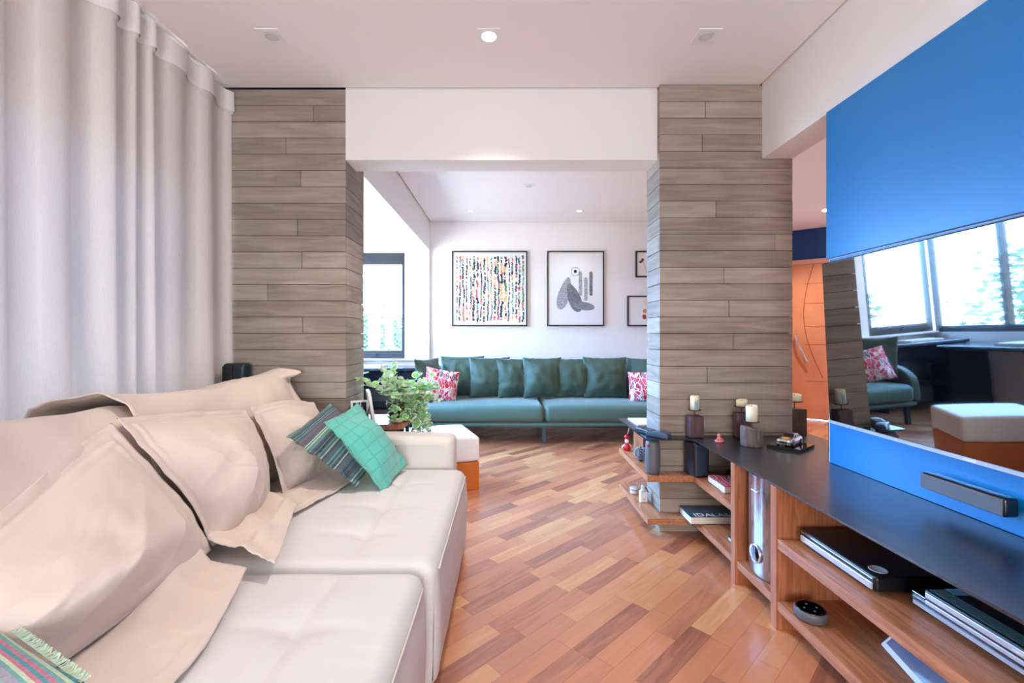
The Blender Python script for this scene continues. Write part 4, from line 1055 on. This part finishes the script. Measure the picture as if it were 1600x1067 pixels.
# ------------------------------------------------------------------ media console
mc = thing('media_console', 'long low media console with black metal top and open wooden shelves wrapping the pillar', 'tv console', (1.2, 1.6, 0))
bm = bmn(); zt0, zt1 = 0.532, 0.54
for r in ((1.008, -0.5, 1.438, 1.99), (1.008, 1.99, 1.72, 2.41), (0.757, 2.41, 1.72, 2.500), (0.757, 2.500, 0.858, 2.74), (0.757, 2.74, 1.30, 3.03), (1.607, 2.500, 1.72, 2.62)):
    box(bm, r[0], r[1], zt0, r[2], r[3], zt1)
bmesh.ops.remove_doubles(bm, verts=bm.verts, dist=1e-5)
obj('countertop', bm, M['black_metal'], mc)['label'] = 'thin black metal top'
for z0, z1 in ((0.307, 0.340), (0.077, 0.110)):
    bm = bmn()
    for r in ((0.765, 2.415, 0.857, 3.02), (0.857, 2.415, 1.015, 2.499), (0.857, 2.74, 1.28, 3.02)): box(bm, r[0], r[1], z0, r[2], r[3], z1)
    obj('corner_shelf', bm, M['shelf_wood'], mc)
    bm = bmn(); box(bm, 1.0155, 2.005, z0, 1.60, 2.499, z1); 
    if z0 < 0.2: box(bm, 1.015, 1.712, z0, 1.425, 1.969, z1)
    obj('shelf', bm, M['shelf_wood'], mc)
    bm = bmn(); box(bm, 1.012, -0.45, z0-(0.004), 1.425, 1.668, z1); obj('shelf', bm, M['shelf_wood'], mc)
for y in (1.97, 1.669, 0.52, -0.49):
    bm = bmn(); box(bm, 1.008, y, 0, 1.426, y+0.035, 0.531); obj('divider', bm, M['shelf_wood_up'], mc)
bm = bmn(); box(bm, 0.860, 2.80, 0.341, 1.26, 2.835, 0.531); box(bm, 0.860, 2.835, 0.341, 0.885, 3.01, 0.531); obj('support_panel', bm, M['shelf_wood_up'], mc)
bm = bmn(); box(bm, 1.60, 2.005, 0.0, 1.62, 2.495, 0.531); obj('back_panel', bm, M['black_plastic'], mc)
bm = bmn(); box(bm, 1.426, -0.45, 0.0, 1.431, 1.97, 0.531); obj('back_panel', bm, M['shelf_wood_up'], mc)

# ------------------------------------------------------------------ blue panels, television, soundbar
bm = bmn(); box(bm, 1.420, -1.6, 1.435, 1.4325, 1.985, 2.084); tag(obj('wall_panel', bm, M['bluepanel'], bev=0.0012), 'upper blue satin wall panel above the television', 'wall panel')
bm = bmn(); box(bm, 1.4395-0.0185, -1.6, 0.541, 1.4325, 1.965, 1.428); tag(obj('wall_panel', bm, M['bluepanel'], bev=0.0012), 'lower blue satin wall panel behind and below the television', 'wall panel')
tv = thing('television', 'large flat black television tilted slightly down in front of the blue panels', 'television', (1.386, 1.332, 0.719), -PI/2+math.radians(-2.25))
TW, TH = 1.232, 0.690; tl = Matrix.Rotation(math.radians(2.8), 3, 'X')
def tvp(b):
    for v in b.verts: v.co = tl @ v.co
    return b
b = bmn(); rbox(b, -TW/2, -0.002, 0, TW/2, 0.008, TH, 0.004, 0.5); obj('housing', tvp(b), M['black_plastic'], tv, world=False)
b = bmn(); box(b, -TW/2+0.006, -0.0045, 0.014, TW/2-0.006, -0.0022, TH-0.006); obj('screen', tvp(b), M['screen'], tv, world=False)
b = bmn(); box(b, -TW/2+0.002, -0.0065, 0.0, TW/2-0.002, -0.0022, 0.012); obj('bottom_bezel', tvp(b), M['silver'], tv, world=False)['label'] = 'silver strip along the lower edge'
b = bmn(); box(b, 0.0-0.02, -0.0075, 0.003, 0.0+0.02, -0.0066, 0.009); obj('maker_badge', tvp(b), M['glass_white'], tv, world=False)
b = bmn(); box(b, -0.15, -0.002, 0.25, 0.15, 0.033, 0.45); obj('wall_bracket', b, M['black_plastic'], tv, world=False)
t = thing('soundbar', 'short black soundbar mounted low on the blue panel under the television', 'soundbar', (1.39, 1.345, 0.595))
bm = bmn(); rbox(bm, 1.362, 1.222, 0.596, 1.405, 1.472, 0.650, 0.009, 0.04); obj('body', bm, M['black_gloss'], t, smooth=True)
bm = bmn(); rbox(bm, 1.3585, 1.226, 0.600, 1.3625, 1.468, 0.646, 0.0018, 0.04); obj('grille', bm, M['grey_plastic'], t)
bm = bmn(); box(bm, 1.405, 1.26, 0.605, 1.4208, 1.44, 0.640); obj('bracket', bm, M['black_plastic'], t)

# ------------------------------------------------------------------ things on the console
ZT = 0.5405
def candle(name, label, x, y, body, cr, ch, post, cz=None, bodym=None, shape='box', bs_=0.08, bh=0.12, rz=0.0, group='candle holders on the black console top', melt=0.0, pic=False):
    t = thing(name, label, 'candle holder', (x, y, ZT), rz, group)
    b = bmn()
    if shape == 'box': rbox(b, -bs_/2, -bs_/2*0.8, 0, bs_/2, bs_/2*0.8, bh, 0.008, 0.03, lambda p, n: Vector((0.003*nz(p.z*20, p.y*20, x), 0.003*nz(p.x*20, p.z*20, y), 0)))
    elif shape == 'square': box(b, -bs_/2, -bs_/2, 0, bs_/2, bs_/2, bh)
    else:
        nn = 28; rings = []
        for z in (0, 0.004, bh*0.3, bh*0.6, bh*0.92, bh):
            rings.append([b.verts.new(((bs_/2-0.003*(z in (0, bh))+0.004*nz(3*math.cos(2*PI*i/nn), 3*math.sin(2*PI*i/nn), z*9))*math.cos(2*PI*i/nn), (bs_/2*0.85+0.004*nz(3*math.cos(2*PI*i/nn), 5, z*9))*math.sin(2*PI*i/nn), z - 0.10*bs_*math.cos(2*PI*i/nn)*(z > bh*0.8))) for i in range(nn)])
        for r0, r1 in zip(rings, rings[1:]):
            for i in range(nn): b.faces.new((r0[i], r0[(i+1) % nn], r1[(i+1) % nn], r1[i]))
        b.faces.new(rings[0]); b.faces.new(rings[-1])
    obj('wooden_block', b, bodym, t, world=False, smooth=(shape != 'square'), bev=0.002 if shape == 'square' else 0)
    b = bmn(); tube(b, [(0, 0, bh-0.004), (0, 0, bh+post)], 0.0025, 8); obj('spike', b, M['iron'], t, world=False)
    b = bmn(); lathe(b, [(0.002, bh+post-0.002), (cr+0.004, bh+post), (cr+0.010, bh+post+0.004), (cr+0.008, bh+post+0.005), (0.002, bh+post+0.001)], (0, 0, 0), 24); obj('drip_plate', b, M['iron'], t, world=False, smooth=True)
    b = bmn(); z0 = bh+post+0.002; nn = 24
    rings = [[b.verts.new((r*math.cos(2*PI*i/nn), r*math.sin(2*PI*i/nn), z0+z+(melt*0.006*math.sin(2*PI*i/nn+1) if z > ch*0.7 else 0))) for i in range(nn)] for r, z in ((cr, 0), (cr, ch*0.5), (cr*(1+0.03*melt), ch*0.96), (cr*0.92, ch), (cr*0.8, ch-0.003), (0.004, ch-0.005))]
    for r0, r1 in zip(rings, rings[1:]):
        for i in range(nn): b.faces.new((r0[i], r0[(i+1) % nn], r1[(i+1) % nn], r1[i]))
    b.faces.new(rings[0]); b.faces.new(rings[-1])
    cd = obj('candle', b, M['wax'], t, world=False, smooth=True)
    b = bmn(); tube(b, [(0, 0, z0+ch-0.006), (0.001, 0, z0+ch+0.003)], 0.0012, 5); obj('wick', b, M['black_plastic'], cd, world=False)
    if pic:
        b = bmn(); r = cr+0.0006
        for i in range(6):
            a0 = -1.95+0.13*i; a1 = a0+0.13; h0 = z0+ch*(0.12+0.03*math.sin(i)); h1 = z0+ch*(0.65+0.15*math.sin(i*1.7))
            b.faces.new([b.verts.new(p) for p in ((r*math.cos(a0), r*math.sin(a0), h0), (r*math.cos(a1), r*math.sin(a1), h0), (r*math.cos(a1), r*math.sin(a1), h1), (r*math.cos(a0), r*math.sin(a0), h1))])
        obj('printed_band', b, mat('candle_print', (120, 170, 186), 0.5, var=0.3, vscale=120), cd, world=False)
    return t
candle('candle_holder', 'squared purplish wood candle holder with a printed candle, leftmost in front of the pillar', 1.036, 2.455, 0, 0.024, 0.080, 0.028, bodym=M['block_purple'], bs_=0.078, bh=0.118, pic=True)
candle('candle_holder', 'tall purple wood candle holder with a short stub candle, right against the pillar', 1.292, 2.452, 0, 0.028, 0.038, 0.030, bodym=M['block_purple'], bs_=0.075, bh=0.135, melt=0.6)
candle('candle_holder', 'rough grey log candle holder with the tallest cream candle, in front of the others', 1.244, 2.265, 0, 0.0265, 0.083, 0.026, bodym=M['log'], shape='log', bs_=0.105, bh=0.092, melt=0.5)
candle('candle_holder', 'tall square dark wood candle holder at the pillar corner beside the opening', 1.650, 2.56, 0, 0.034, 0.038, 0.036, bodym=M['block_dark'], shape='square', bs_=0.086, bh=0.142, rz=0.1, melt=1)
candle('candle_holder', 'brown wood candle holder mostly hidden behind the television edge', 1.655, 2.215, 0, 0.030, 0.012, 0.028, bodym=M['block_purple'], shape='square', bs_=0.07, bh=0.120, melt=0.3)

# model car on its plinth
base = thing('display_plinth', 'flat black square plinth under the silver model car', 'plinth', (1.415, 2.225, ZT), math.radians(38))
bm = bmn(); box(bm, -0.09, -0.075, 0, 0.09, 0.075, 0.016); obj('slab', bm, M['black_gloss'], base, world=False, bev=0.001)
car = thing('model_car', 'shiny silver model sports car on the black plinth', 'toy car', (1.415, 2.232, ZT+0.0165), math.radians(38))
def carbody():
    b = bmn(); prof = [(-0.078, 0.012), (-0.079, 0.024), (-0.072, 0.031), (-0.045, 0.035), (-0.022, 0.037), (0.002, 0.052), (0.020, 0.054), (0.042, 0.051), (0.066, 0.037), (0.077, 0.034), (0.079, 0.022), (0.077, 0.012)]
    secs = []
    for x, zt in prof:
        cab = sst(0.037, 0.052, zt)
        wl = 0.034 if abs(x) < 0.06 else 0.030
        secs.append([b.verts.new((x, y, z)) for y, z in ((-wl, 0.010), (-wl-0.001, min(zt, 0.022)), (-wl+0.003, min(zt, 0.032)), (-wl+0.006+0.004*cab, min(zt, 0.036) if cab < 0.1 else zt-0.005), (-wl+0.012+0.002*cab, zt), (0, zt+0.001), (wl-0.012-0.002*cab, zt), (wl-0.006-0.004*cab, min(zt, 0.036) if cab < 0.1 else zt-0.005), (wl-0.003, min(zt, 0.032)), (wl+0.001, min(zt, 0.022)), (wl, 0.010))])
    for a, c in zip(secs, secs[1:]):
        for i in range(len(a)): b.faces.new((a[i], a[(i+1) % len(a)], c[(i+1) % len(a)], c[i]))
    b.faces.new(secs[0]); b.faces.new(secs[-1])
    return b
obj('body', carbody(), M['chrome'], car, world=False, bev=0.0008)
b = bmn(); b.faces.new([b.verts.new(p) for p in ((-0.021, -0.023, 0.0390), (-0.021, 0.023, 0.0390), (0.0, 0.019, 0.0530), (0.0, -0.019, 0.0530))])
for s in (-1, 1): b.faces.new([b.verts.new(p) for p in ((-0.016, s*0.0305, 0.037), (0.055, s*0.0305, 0.037), (0.040, s*0.0262, 0.049), (0.002, s*0.0262, 0.049))])
obj('windows', b, M['black_gloss'], car, world=False)
for x in (-0.048, 0.048):
    for y in (-0.033, 0.033):
        b = bmn(); lathe(b, [(0.002, -0.005), (0.0125, -0.005), (0.0132, 0), (0.0125, 0.005), (0.002, 0.005)], (x, y, 0.0132), 20, 'y')
        wh = obj('wheel', b, M['black_plastic'], car, world=False, smooth=True)
        b = bmn(); sy = 1 if y > 0 else -1
        lathe(b, [(0.001, 0), (0.008, 0), (0.008, sy*0.0015), (0.001, sy*0.0015)], (x, y+sy*0.005, 0.0132), 12, 'y'); obj('hubcap', b, M['chrome'], wh, world=False)
b = bmn()
b.free()
for y in (-0.022, 0.022):
    b = bmn(); lathe(b, [(0.001, -0.0805), (0.005, -0.0800), (0.006, -0.077)], (0, y, 0.026), 12, 'x'); obj('headlight', b, M['glass_white'], car, world=False)
b = bmn(); box(b, -0.0805, -0.016, 0.013, -0.0785, 0.016, 0.020); obj('front_grille', b, M['black_plastic'], car, world=False)
b = bmn(); box(b, -0.062, -0.014, 0.0340, -0.030, 0.014, 0.0372); obj('bonnet_badge', b, mat('amber_paint', (226, 160, 80), 0.3), car, world=False)

t = thing('figurine', 'tiny pink seated figurine on the black console top', 'figurine', (1.118, 2.345, ZT))
b = bmn(); lathe(b, [(0.002, 0), (0.022, 0), (0.024, 0.006), (0.016, 0.010), (0.002, 0.012)], n=20); obj('base', b, M['pink'], t, world=False, smooth=True)
b = bmn(); lathe(b, [(0.002, 0.009), (0.012, 0.010), (0.011, 0.022), (0.006, 0.026), (0.009, 0.030), (0.010, 0.035), (0.006, 0.041), (0.001, 0.042)], n=16)
for s in (-1, 1): tube(b, [(s*0.009, 0, 0.021), (s*0.015, -0.006, 0.015), (s*0.014, -0.012, 0.012)], 0.003, 8)
obj('body', b, mat('figurine_salmon', (222, 132, 110), 0.5), t, world=False, smooth=True)

# handsets and paper by the pillar
def handset(name, label, loc, rz, L_, W_, H_, m):
    t = thing(name, label, 'phone', loc, rz)
    b = bmn(); rbox(b, -W_/2, -L_/2, 0, W_/2, L_/2, H_, 0.007, 0.03, lambda p, n: Vector((0, 0, 0.006*math.cos(p.y*PI/L_))) if n.z > 0.3 else Vector((0, 0, 0))); obj('body', b, m, t, world=False, smooth=True)
    b = bmn()
    for i in range(3):
        for j in range(4): box(b, -0.016+0.012*i, -L_*0.4+0.016*j, H_+0.001, -0.008+0.012*i, -L_*0.4+0.010+0.016*j, H_+0.0065)
    obj('buttons', b, M['grey_plastic'], t, world=False)
    return t
handset('cordless_phone', 'dark cordless phone handset lying on the console corner', (0.800, 2.545, ZT), 0.35, 0.15, 0.055, 0.025, M['black_plastic'])
handset('cordless_phone', 'bluish grey handset beside the cordless phone, nearest the pillar', (0.838, 2.455, ZT), 0.75, 0.13, 0.05, 0.024, mat('slate_plastic', (62, 82, 104), 0.3))
bm = bmn(); box(bm, 0.815, 2.76, ZT, 1.0, 2.99, ZT+0.008); tag(obj('notebook', bm, M['glass_white']), 'pale thin notebook lying on the console behind the pillar', 'notebook')

# corner shelf things
t = thing('portable_speaker', 'tall grey cylindrical portable speaker on the upper shelf corner in front of the pillar', 'speaker', (0.808, 2.462, 0.341))
b = bmn(); lathe(b, [(0.002, 0), (0.033, 0), (0.038, 0.010), (0.0405, 0.05), (0.0405, 0.13), (0.037, 0.172), (0.033, 0.181), (0.002, 0.181)], n=36); obj('body', b, M['grey_plastic'], t, world=False, smooth=True)
b = bmn(); cbox(b, (-0.032, -0.024, 0.155), (0.010, 0.006, 0.012), 0, Matrix.Rotation(-0.9, 3, 'Z')); obj('red_tag', b, M['red'], t, world=False)
t = thing('desk_speaker', 'black satellite speaker with a cloth grille on the upper shelf beside the pillar', 'speaker', (1.035, 2.43, 0.341), 0.25)
b = bmn(); rbox(b, -0.045, -0.05, 0, 0.045, 0.05, 0.185, 0.012, 0.03); obj('cabinet', b, M['black_plastic'], t, world=False, smooth=True)
b = bmn(); rbox(b, -0.040, -0.0535, 0.010, 0.030, -0.049, 0.176, 0.002, 0.03); obj('grille', b, mat('speaker_cloth', (44, 60, 84), 0.7, bump=0.2, bscale=400), t, world=False)
t = thing('router', 'black internet router at the back of the upper shelf', 'router', (1.28, 2.36, 0.341))
b = bmn(); rbox(b, -0.09, -0.06, 0, 0.09, 0.06, 0.032, 0.008, 0.05); obj('case', b, M['black_plastic'], t, world=False)
b = bmn(); 
for x in (-0.07, 0.07): tube(b, [(x, 0.04, 0.03), (x, 0.045, 0.13)], 0.005, 8)
obj('antennae', b, M['black_plastic'], t, world=False)
t = thing('figurine', 'small red and white ornament figure on the upper shelf of the console wing', 'figurine', (0.800, 2.955, 0.341))
b = bmn(); lathe(b, [(0.002, 0), (0.020, 0), (0.026, 0.012), (0.020, 0.034), (0.014, 0.044), (0.002, 0.046)], n=20); lathe(b, [(0.002, 0.074), (0.015, 0.078), (0.016, 0.092), (0.008, 0.104), (0.002, 0.106)], n=16); obj('red_body', b, M['red'], t, world=False, smooth=True)
b = bmn(); lathe(b, [(0.002, 0.046), (0.011, 0.050), (0.014, 0.060), (0.011, 0.071), (0.002, 0.075)], n=16)
obj('face', b, M['glass_white'], t, world=False, smooth=True)
b = bmn(); tube(b, [(0.004, 0, 0.104), (0.012, 0, 0.135), (0.018, 0, 0.160)], 0.002, 6); obj('hanging_loop', b, M['glass_white'], t, world=False, smooth=True)
for s in (-1, 1):
    b = bmn(); tube(b, [(s*0.014, 0, 0.040), (s*0.028, 0, 0.024), (s*0.030, 0, 0.012)], 0.005, 8); obj('arm', b, M['glass_white'], t, world=False, smooth=True)
t = thing('pine_cone', 'silvery pine cone ornament on the upper shelf behind the grey speaker', 'ornament', (0.815, 2.70, 0.341))
b = bmn(); rnd = random.Random(2)
for k in range(9):
    z = 0.012+0.008*k; r = 0.034*math.sin(PI*(k+1.6)/11.5)
    for i in range(11):
        a = 2*PI*i/11+k*0.3; p = Vector((r*math.cos(a), r*math.sin(a), z)); o_ = Vector((math.cos(a), math.sin(a), 0.45)); sd = Vector((-math.sin(a), math.cos(a), 0))
        q = [p-o_*0.010, p+sd*0.008+o_*0.002, p+o_*0.012, p-sd*0.008+o_*0.002, p+Vector((0, 0, 0.006))]
        vs = [b.verts.new(v) for v in q]
        b.faces.new((vs[0], vs[1], vs[2], vs[3])); b.faces.new((vs[0], vs[4], vs[1])); b.faces.new((vs[1], vs[4], vs[2])); b.faces.new((vs[2], vs[4], vs[3])); b.faces.new((vs[3], vs[4], vs[0]))
obj('scales', b, mat('frosted_scales', (168, 178, 190), 0.5, var=0.4, vscale=90), t, world=False)
b = bmn(); lathe(b, [(0.002, 0), (0.010, 0), (0.014, 0.012), (0.010, 0.07), (0.002, 0.088)], n=12); obj('core', b, M['block_dark'], t, world=False)
t = thing('lidded_tin', 'small round pale tin on the lower shelf of the console wing', 'tin', (0.805, 2.80, 0.111))
b = bmn(); lathe(b, [(0.002, 0), (0.025, 0), (0.027, 0.004), (0.027, 0.026)], n=28); obj('tin', b, mat('tin_beige', (196, 178, 164), 0.4, var=0.2, vscale=90), t, world=False, smooth=True)
b = bmn(); lathe(b, [(0.0285, 0.026), (0.0285, 0.036), (0.024, 0.040), (0.002, 0.041)], n=28); obj('lid', b, M['silver'], t, world=False, smooth=True)
t = thing('bottle', 'white square perfume bottle with a dark ribbon on the lower shelf of the console wing', 'bottle', (0.815, 2.655, 0.111), 0.2)
b = bmn(); rbox(b, -0.023, -0.012, 0, 0.023, 0.012, 0.068, 0.004, 0.02); obj('body', b, M['glass_white'], t, world=False)
b = bmn(); lathe(b, [(0.020, 0.066), (0.010, 0.078), (0.009, 0.084), (0.010, 0.085), (0.010, 0.100), (0.002, 0.101)], n=20); obj('neck', b, M['silver'], t, world=False, smooth=True)
b = bmn(); tube(b, [(0.010, -0.006, 0.088), (0.018, -0.010, 0.080), (0.022, -0.013, 0.066), (0.026, -0.014, 0.060)], 0.003, 6); obj('ribbon', b, M['black_plastic'], t, world=False)
b = bmn(); box(b, -0.006, -0.0126, 0.020, 0.006, -0.0121, 0.023); box(b, -0.006, -0.0126, 0.008, 0.006, -0.0121, 0.010); obj('printed_lines', b, M['black_plastic'], t, world=False)

def book(label, x0, y0, z0, x1, y1, th, cm, spine=None):
    t = thing('book', label, 'book', ((x0+x1)/2, (y0+y1)/2, z0))
    b = bmn(); box(b, x0, y0, z0, x1, y1, z0+0.0025); box(b, x0, y0, z0+th-0.0025, x1, y1, z0+th); box(b, x1-0.003, y0, z0+0.0025, x1, y1, z0+th-0.0025); obj('cover', b, cm, t)
    b = bmn(); box(b, x0+0.003, y0+0.003, z0+0.0026, x1-0.0035, y1-0.003, z0+th-0.0026); obj('pages', b, M['paper'], t)
    return t
book('thick book with a red patterned cover on the upper shelf by the divider', 1.045, 2.14, 0.341, 1.21, 2.32, 0.034, swirl_mat('red_book_cover', 16, [(0, (190, 50, 64)), (0.3, (206, 120, 130)), (0.5, (90, 130, 150)), (0.66, (226, 200, 200)), (0.82, (160, 44, 56))], 4, 8))
bk = book('thick teal book with white lettering on the lower shelf before the pillar', 0.965, 2.335, 0.111, 1.22, 2.492, 0.040, mat('teal_book_cover', (34, 76, 96), 0.3, var=0.6, vscale=14))
def text(body, size, mm, parent, loc, rot, shear=0.0, name='cover_lettering'):
    cu = bpy.data.curves.new(name, 'FONT'); cu.body = body; cu.size = size; cu.extrude = 0.0003; cu.shear = shear; cu.resolution_u = 2
    tmp = bpy.data.objects.new('tmp', cu); C.objects.link(tmp)
    dg_ = bpy.context.evaluated_depsgraph_get(); me = bpy.data.meshes.new_from_object(tmp.evaluated_get(dg_)); bpy.data.objects.remove(tmp)
    me.materials.clear(); me.materials.append(mm); o = bpy.data.objects.new(name, me); C.objects.link(o); o.parent = parent
    o.location = Vector(loc)-parent.location; o.rotation_euler = rot
    return o
text('IDALAS', 0.058, M['glass_white'], bk, (0.99, 2.342, 0.1515), (0, 0, 0))
text('GAS', 0.062, M['grey_plastic'], bk, (1.07, 2.40, 0.1515), (0, 0, 0))
book('thin white-edged book on the lower shelf, half hidden by the divider', 1.070, 2.02, 0.111, 1.20, 2.16, 0.020, mat('slate_book_cover', (70, 84, 96), 0.4))

t = thing('subwoofer', 'tall glossy silver-fronted speaker between the two console dividers', 'speaker', (1.20, 1.84, 0.111))
bm = bmn(); rbox(bm, 1.055, 1.748, 0.111, 1.40, 1.955, 0.522, 0.006, 0.08); obj('cabinet', bm, mat('subwoofer_black', (34, 30, 34), 0.3), t)
bm = bmn(); n_ = 14
fr_ = []
for k in range(n_+1):
    a = k/n_; y = 1.770+0.170*a; x = 1.0555-0.026*math.sin(PI*a)**0.6 if 0 < a < 1 else 1.0555
    fr_.append([bm.verts.new((x, y, z)) for z in (0.114, 0.518)])
for a, b_ in zip(fr_, fr_[1:]): bm.faces.new((a[0], b_[0], b_[1], a[1]))
bm.faces.new([f[1] for f in fr_]); bm.faces.new([f[0] for f in fr_])
bm.faces.new((fr_[0][0], fr_[0][1], fr_[-1][1], fr_[-1][0]))
obj('front_panel', bm, mat('mirror_silver', (180, 186, 200), 0.10, metal=0.9), t, smooth=False)['label'] = 'curved mirror-like silver front'
b = bmn(); lathe(b, [(0.002, 0.006), (0.030, 0.0), (0.036, -0.006), (0.039, -0.003), (0.039, 0.004)], (1.0295, 1.845, 0.20), 28, 'x'); bp_ = obj('bass_port', b, M['chrome'], t, smooth=True)
b = bmn(); lathe(b, [(0.028, -0.002), (0.014, 0.0005), (0.002, 0.001)], (1.0275, 1.845, 0.20), 24, 'x'); obj('port_cone', b, M['black_gloss'], bp_, world=False, smooth=True); bp_.children[0].location = Vector((0, 0, 0)) - t.location
b = bmn(); box(b, 1.0270, 1.83, 0.452, 1.0290, 1.875, 0.457); obj('badge', b, M['glass_white'], t)

def device(name, label, cat, x0, y0, z0, x1, y1, z1, topm, r=0.006):
    t = thing(name, label, cat, ((x0+x1)/2, (y0+y1)/2, z0))
    bm = bmn(); rbox(bm, x0, y0, z0, x1, y1, z1, r, 0.06); obj('case', bm, topm, t)
    return t
d_ = device('cable_receiver', 'large black cable receiver box on the upper right shelf with a round button', 'receiver', 1.075, 1.300, 0.3475, 1.395, 1.635, 0.393, M['black_plastic'], 0.010)
bm = bmn(); rbox(bm, 1.0685, 1.31, 0.352, 1.0755, 1.625, 0.374, 0.003, 0.1); obj('front_strip', bm, M['silver'], d_)
bm = bmn(); box(bm, 1.0715, 1.31, 0.3835, 1.0755, 1.625, 0.3865); obj('trim_line', bm, M['chrome'], d_)
bm = bmn(); lathe(bm, [(0.020, 0), (0.022, 0.002), (0.024, 0), (0.020, -0.001)], (1.118, 1.345, 0.3932), 28); obj('button_ring', bm, M['silver'], d_, smooth=True)
bm = bmn(); box(bm, 1.0680, 1.56, 0.360, 1.0686, 1.60, 0.366); obj('display_marks', bm, M['glass_white'], d_)
d_ = device('disc_player', 'slim black disc player, lower of the two stacked boxes at the right edge', 'disc player', 1.135, 0.78, 0.3475, 1.41, 1.255, 0.387, M['black_gloss'])
bm = bmn(); box(bm, 1.1315, 0.79, 0.3535, 1.1352, 1.245, 0.364); obj('front_strip', bm, M['silver'], d_)
bm = bmn(); box(bm, 1.1315, 0.79, 0.374, 1.1352, 1.245, 0.377); obj('trim_line', bm, M['chrome'], d_)
d_ = device('decoder_box', 'silver-fronted decoder with a ribbed top, upper of the two stacked boxes at the right edge', 'decoder', 1.105, 0.925, 0.388, 1.37, 1.185, 0.428, M['black_plastic'], 0.008)
bm = bmn(); rbox(bm, 1.0985, 0.935, 0.408, 1.1055, 1.175, 0.424, 0.003, 0.1); obj('front_strip', bm, M['silver'], d_)
bm = bmn(); rbox(bm, 1.0995, 0.935, 0.392, 1.1055, 1.175, 0.403, 0.002, 0.1); obj('lower_strip', bm, M['silver'], d_)
bm = bmn()
for i in range(46): box(bm, 1.112, 0.937+0.0052*i, 0.4281, 1.150, 0.9396+0.0052*i, 0.4295)
for i in range(40): box(bm, 1.155+0.0052*i, 1.150, 0.4281, 1.1576+0.0052*i, 1.178, 0.4295)
o = obj('cooling_ribs', bm, mat('rib_teal', (92, 122, 132), 0.35), d_)
bm = bmn(); box(bm, 1.0980, 0.95, 0.414, 1.0986, 0.972, 0.418); obj('badge', bm, M['glass_white'], d_)
t = thing('smart_speaker', 'small round black puck speaker on the lower right shelf', 'speaker', (1.065, 1.565, 0.111))
b = bmn(); lathe(b, [(0.002, 0), (0.046, 0), (0.050, 0.006), (0.050, 0.030), (0.047, 0.034)], n=40); obj('body', b, M['grey_plastic'], t, world=False, smooth=True)
b = bmn(); lathe(b, [(0.047, 0.034), (0.042, 0.036), (0.041, 0.034), (0.002, 0.034)], n=40); obj('top_plate', b, M['black_gloss'], t, world=False, smooth=True)
b = bmn()
for a in range(4): lathe(b, [(0.001, 0.034), (0.004, 0.034), (0.004, 0.0352), (0.001, 0.0355)], (0.022*math.cos(a*PI/2), 0.022*math.sin(a*PI/2), 0), 12)
obj('buttons', b, M['grey_plastic'], t, world=False)
t = thing('tablet', 'white-framed tablet with a bright glossy screen leaning on the lower right shelf', 'tablet', (1.165, 1.30, 0.1115), -PI/2-0.22)
Rt = Matrix.Rotation(-0.72, 3, 'X')
b = bmn(); rbox(b, -0.125, -0.004, 0, 0.125, 0.004, 0.175, 0.0035, 0.1); 
for v in b.verts: v.co = Rt @ v.co + Vector((0, 0, 0.003))
obj('frame', b, M['white_frame'], t, world=False)
b = bmn(); box(b, -0.112, -0.0052, 0.016, 0.112, -0.0041, 0.162)
for v in b.verts: v.co = Rt @ v.co + Vector((0, 0, 0.003))
obj('screen', b, mat('tablet_screen', (150, 190, 235), 0.08, metal=0.7), t, world=False)
b = bmn(); box(b, -0.05, 0.0042, 0.02, 0.05, 0.010, 0.10)
for v in b.verts: v.co = Matrix.Rotation(0.5, 3, 'X') @ v.co + Vector((0, 0.06, 0.0))
obj('stand', b, M['black_plastic'], t, world=False)
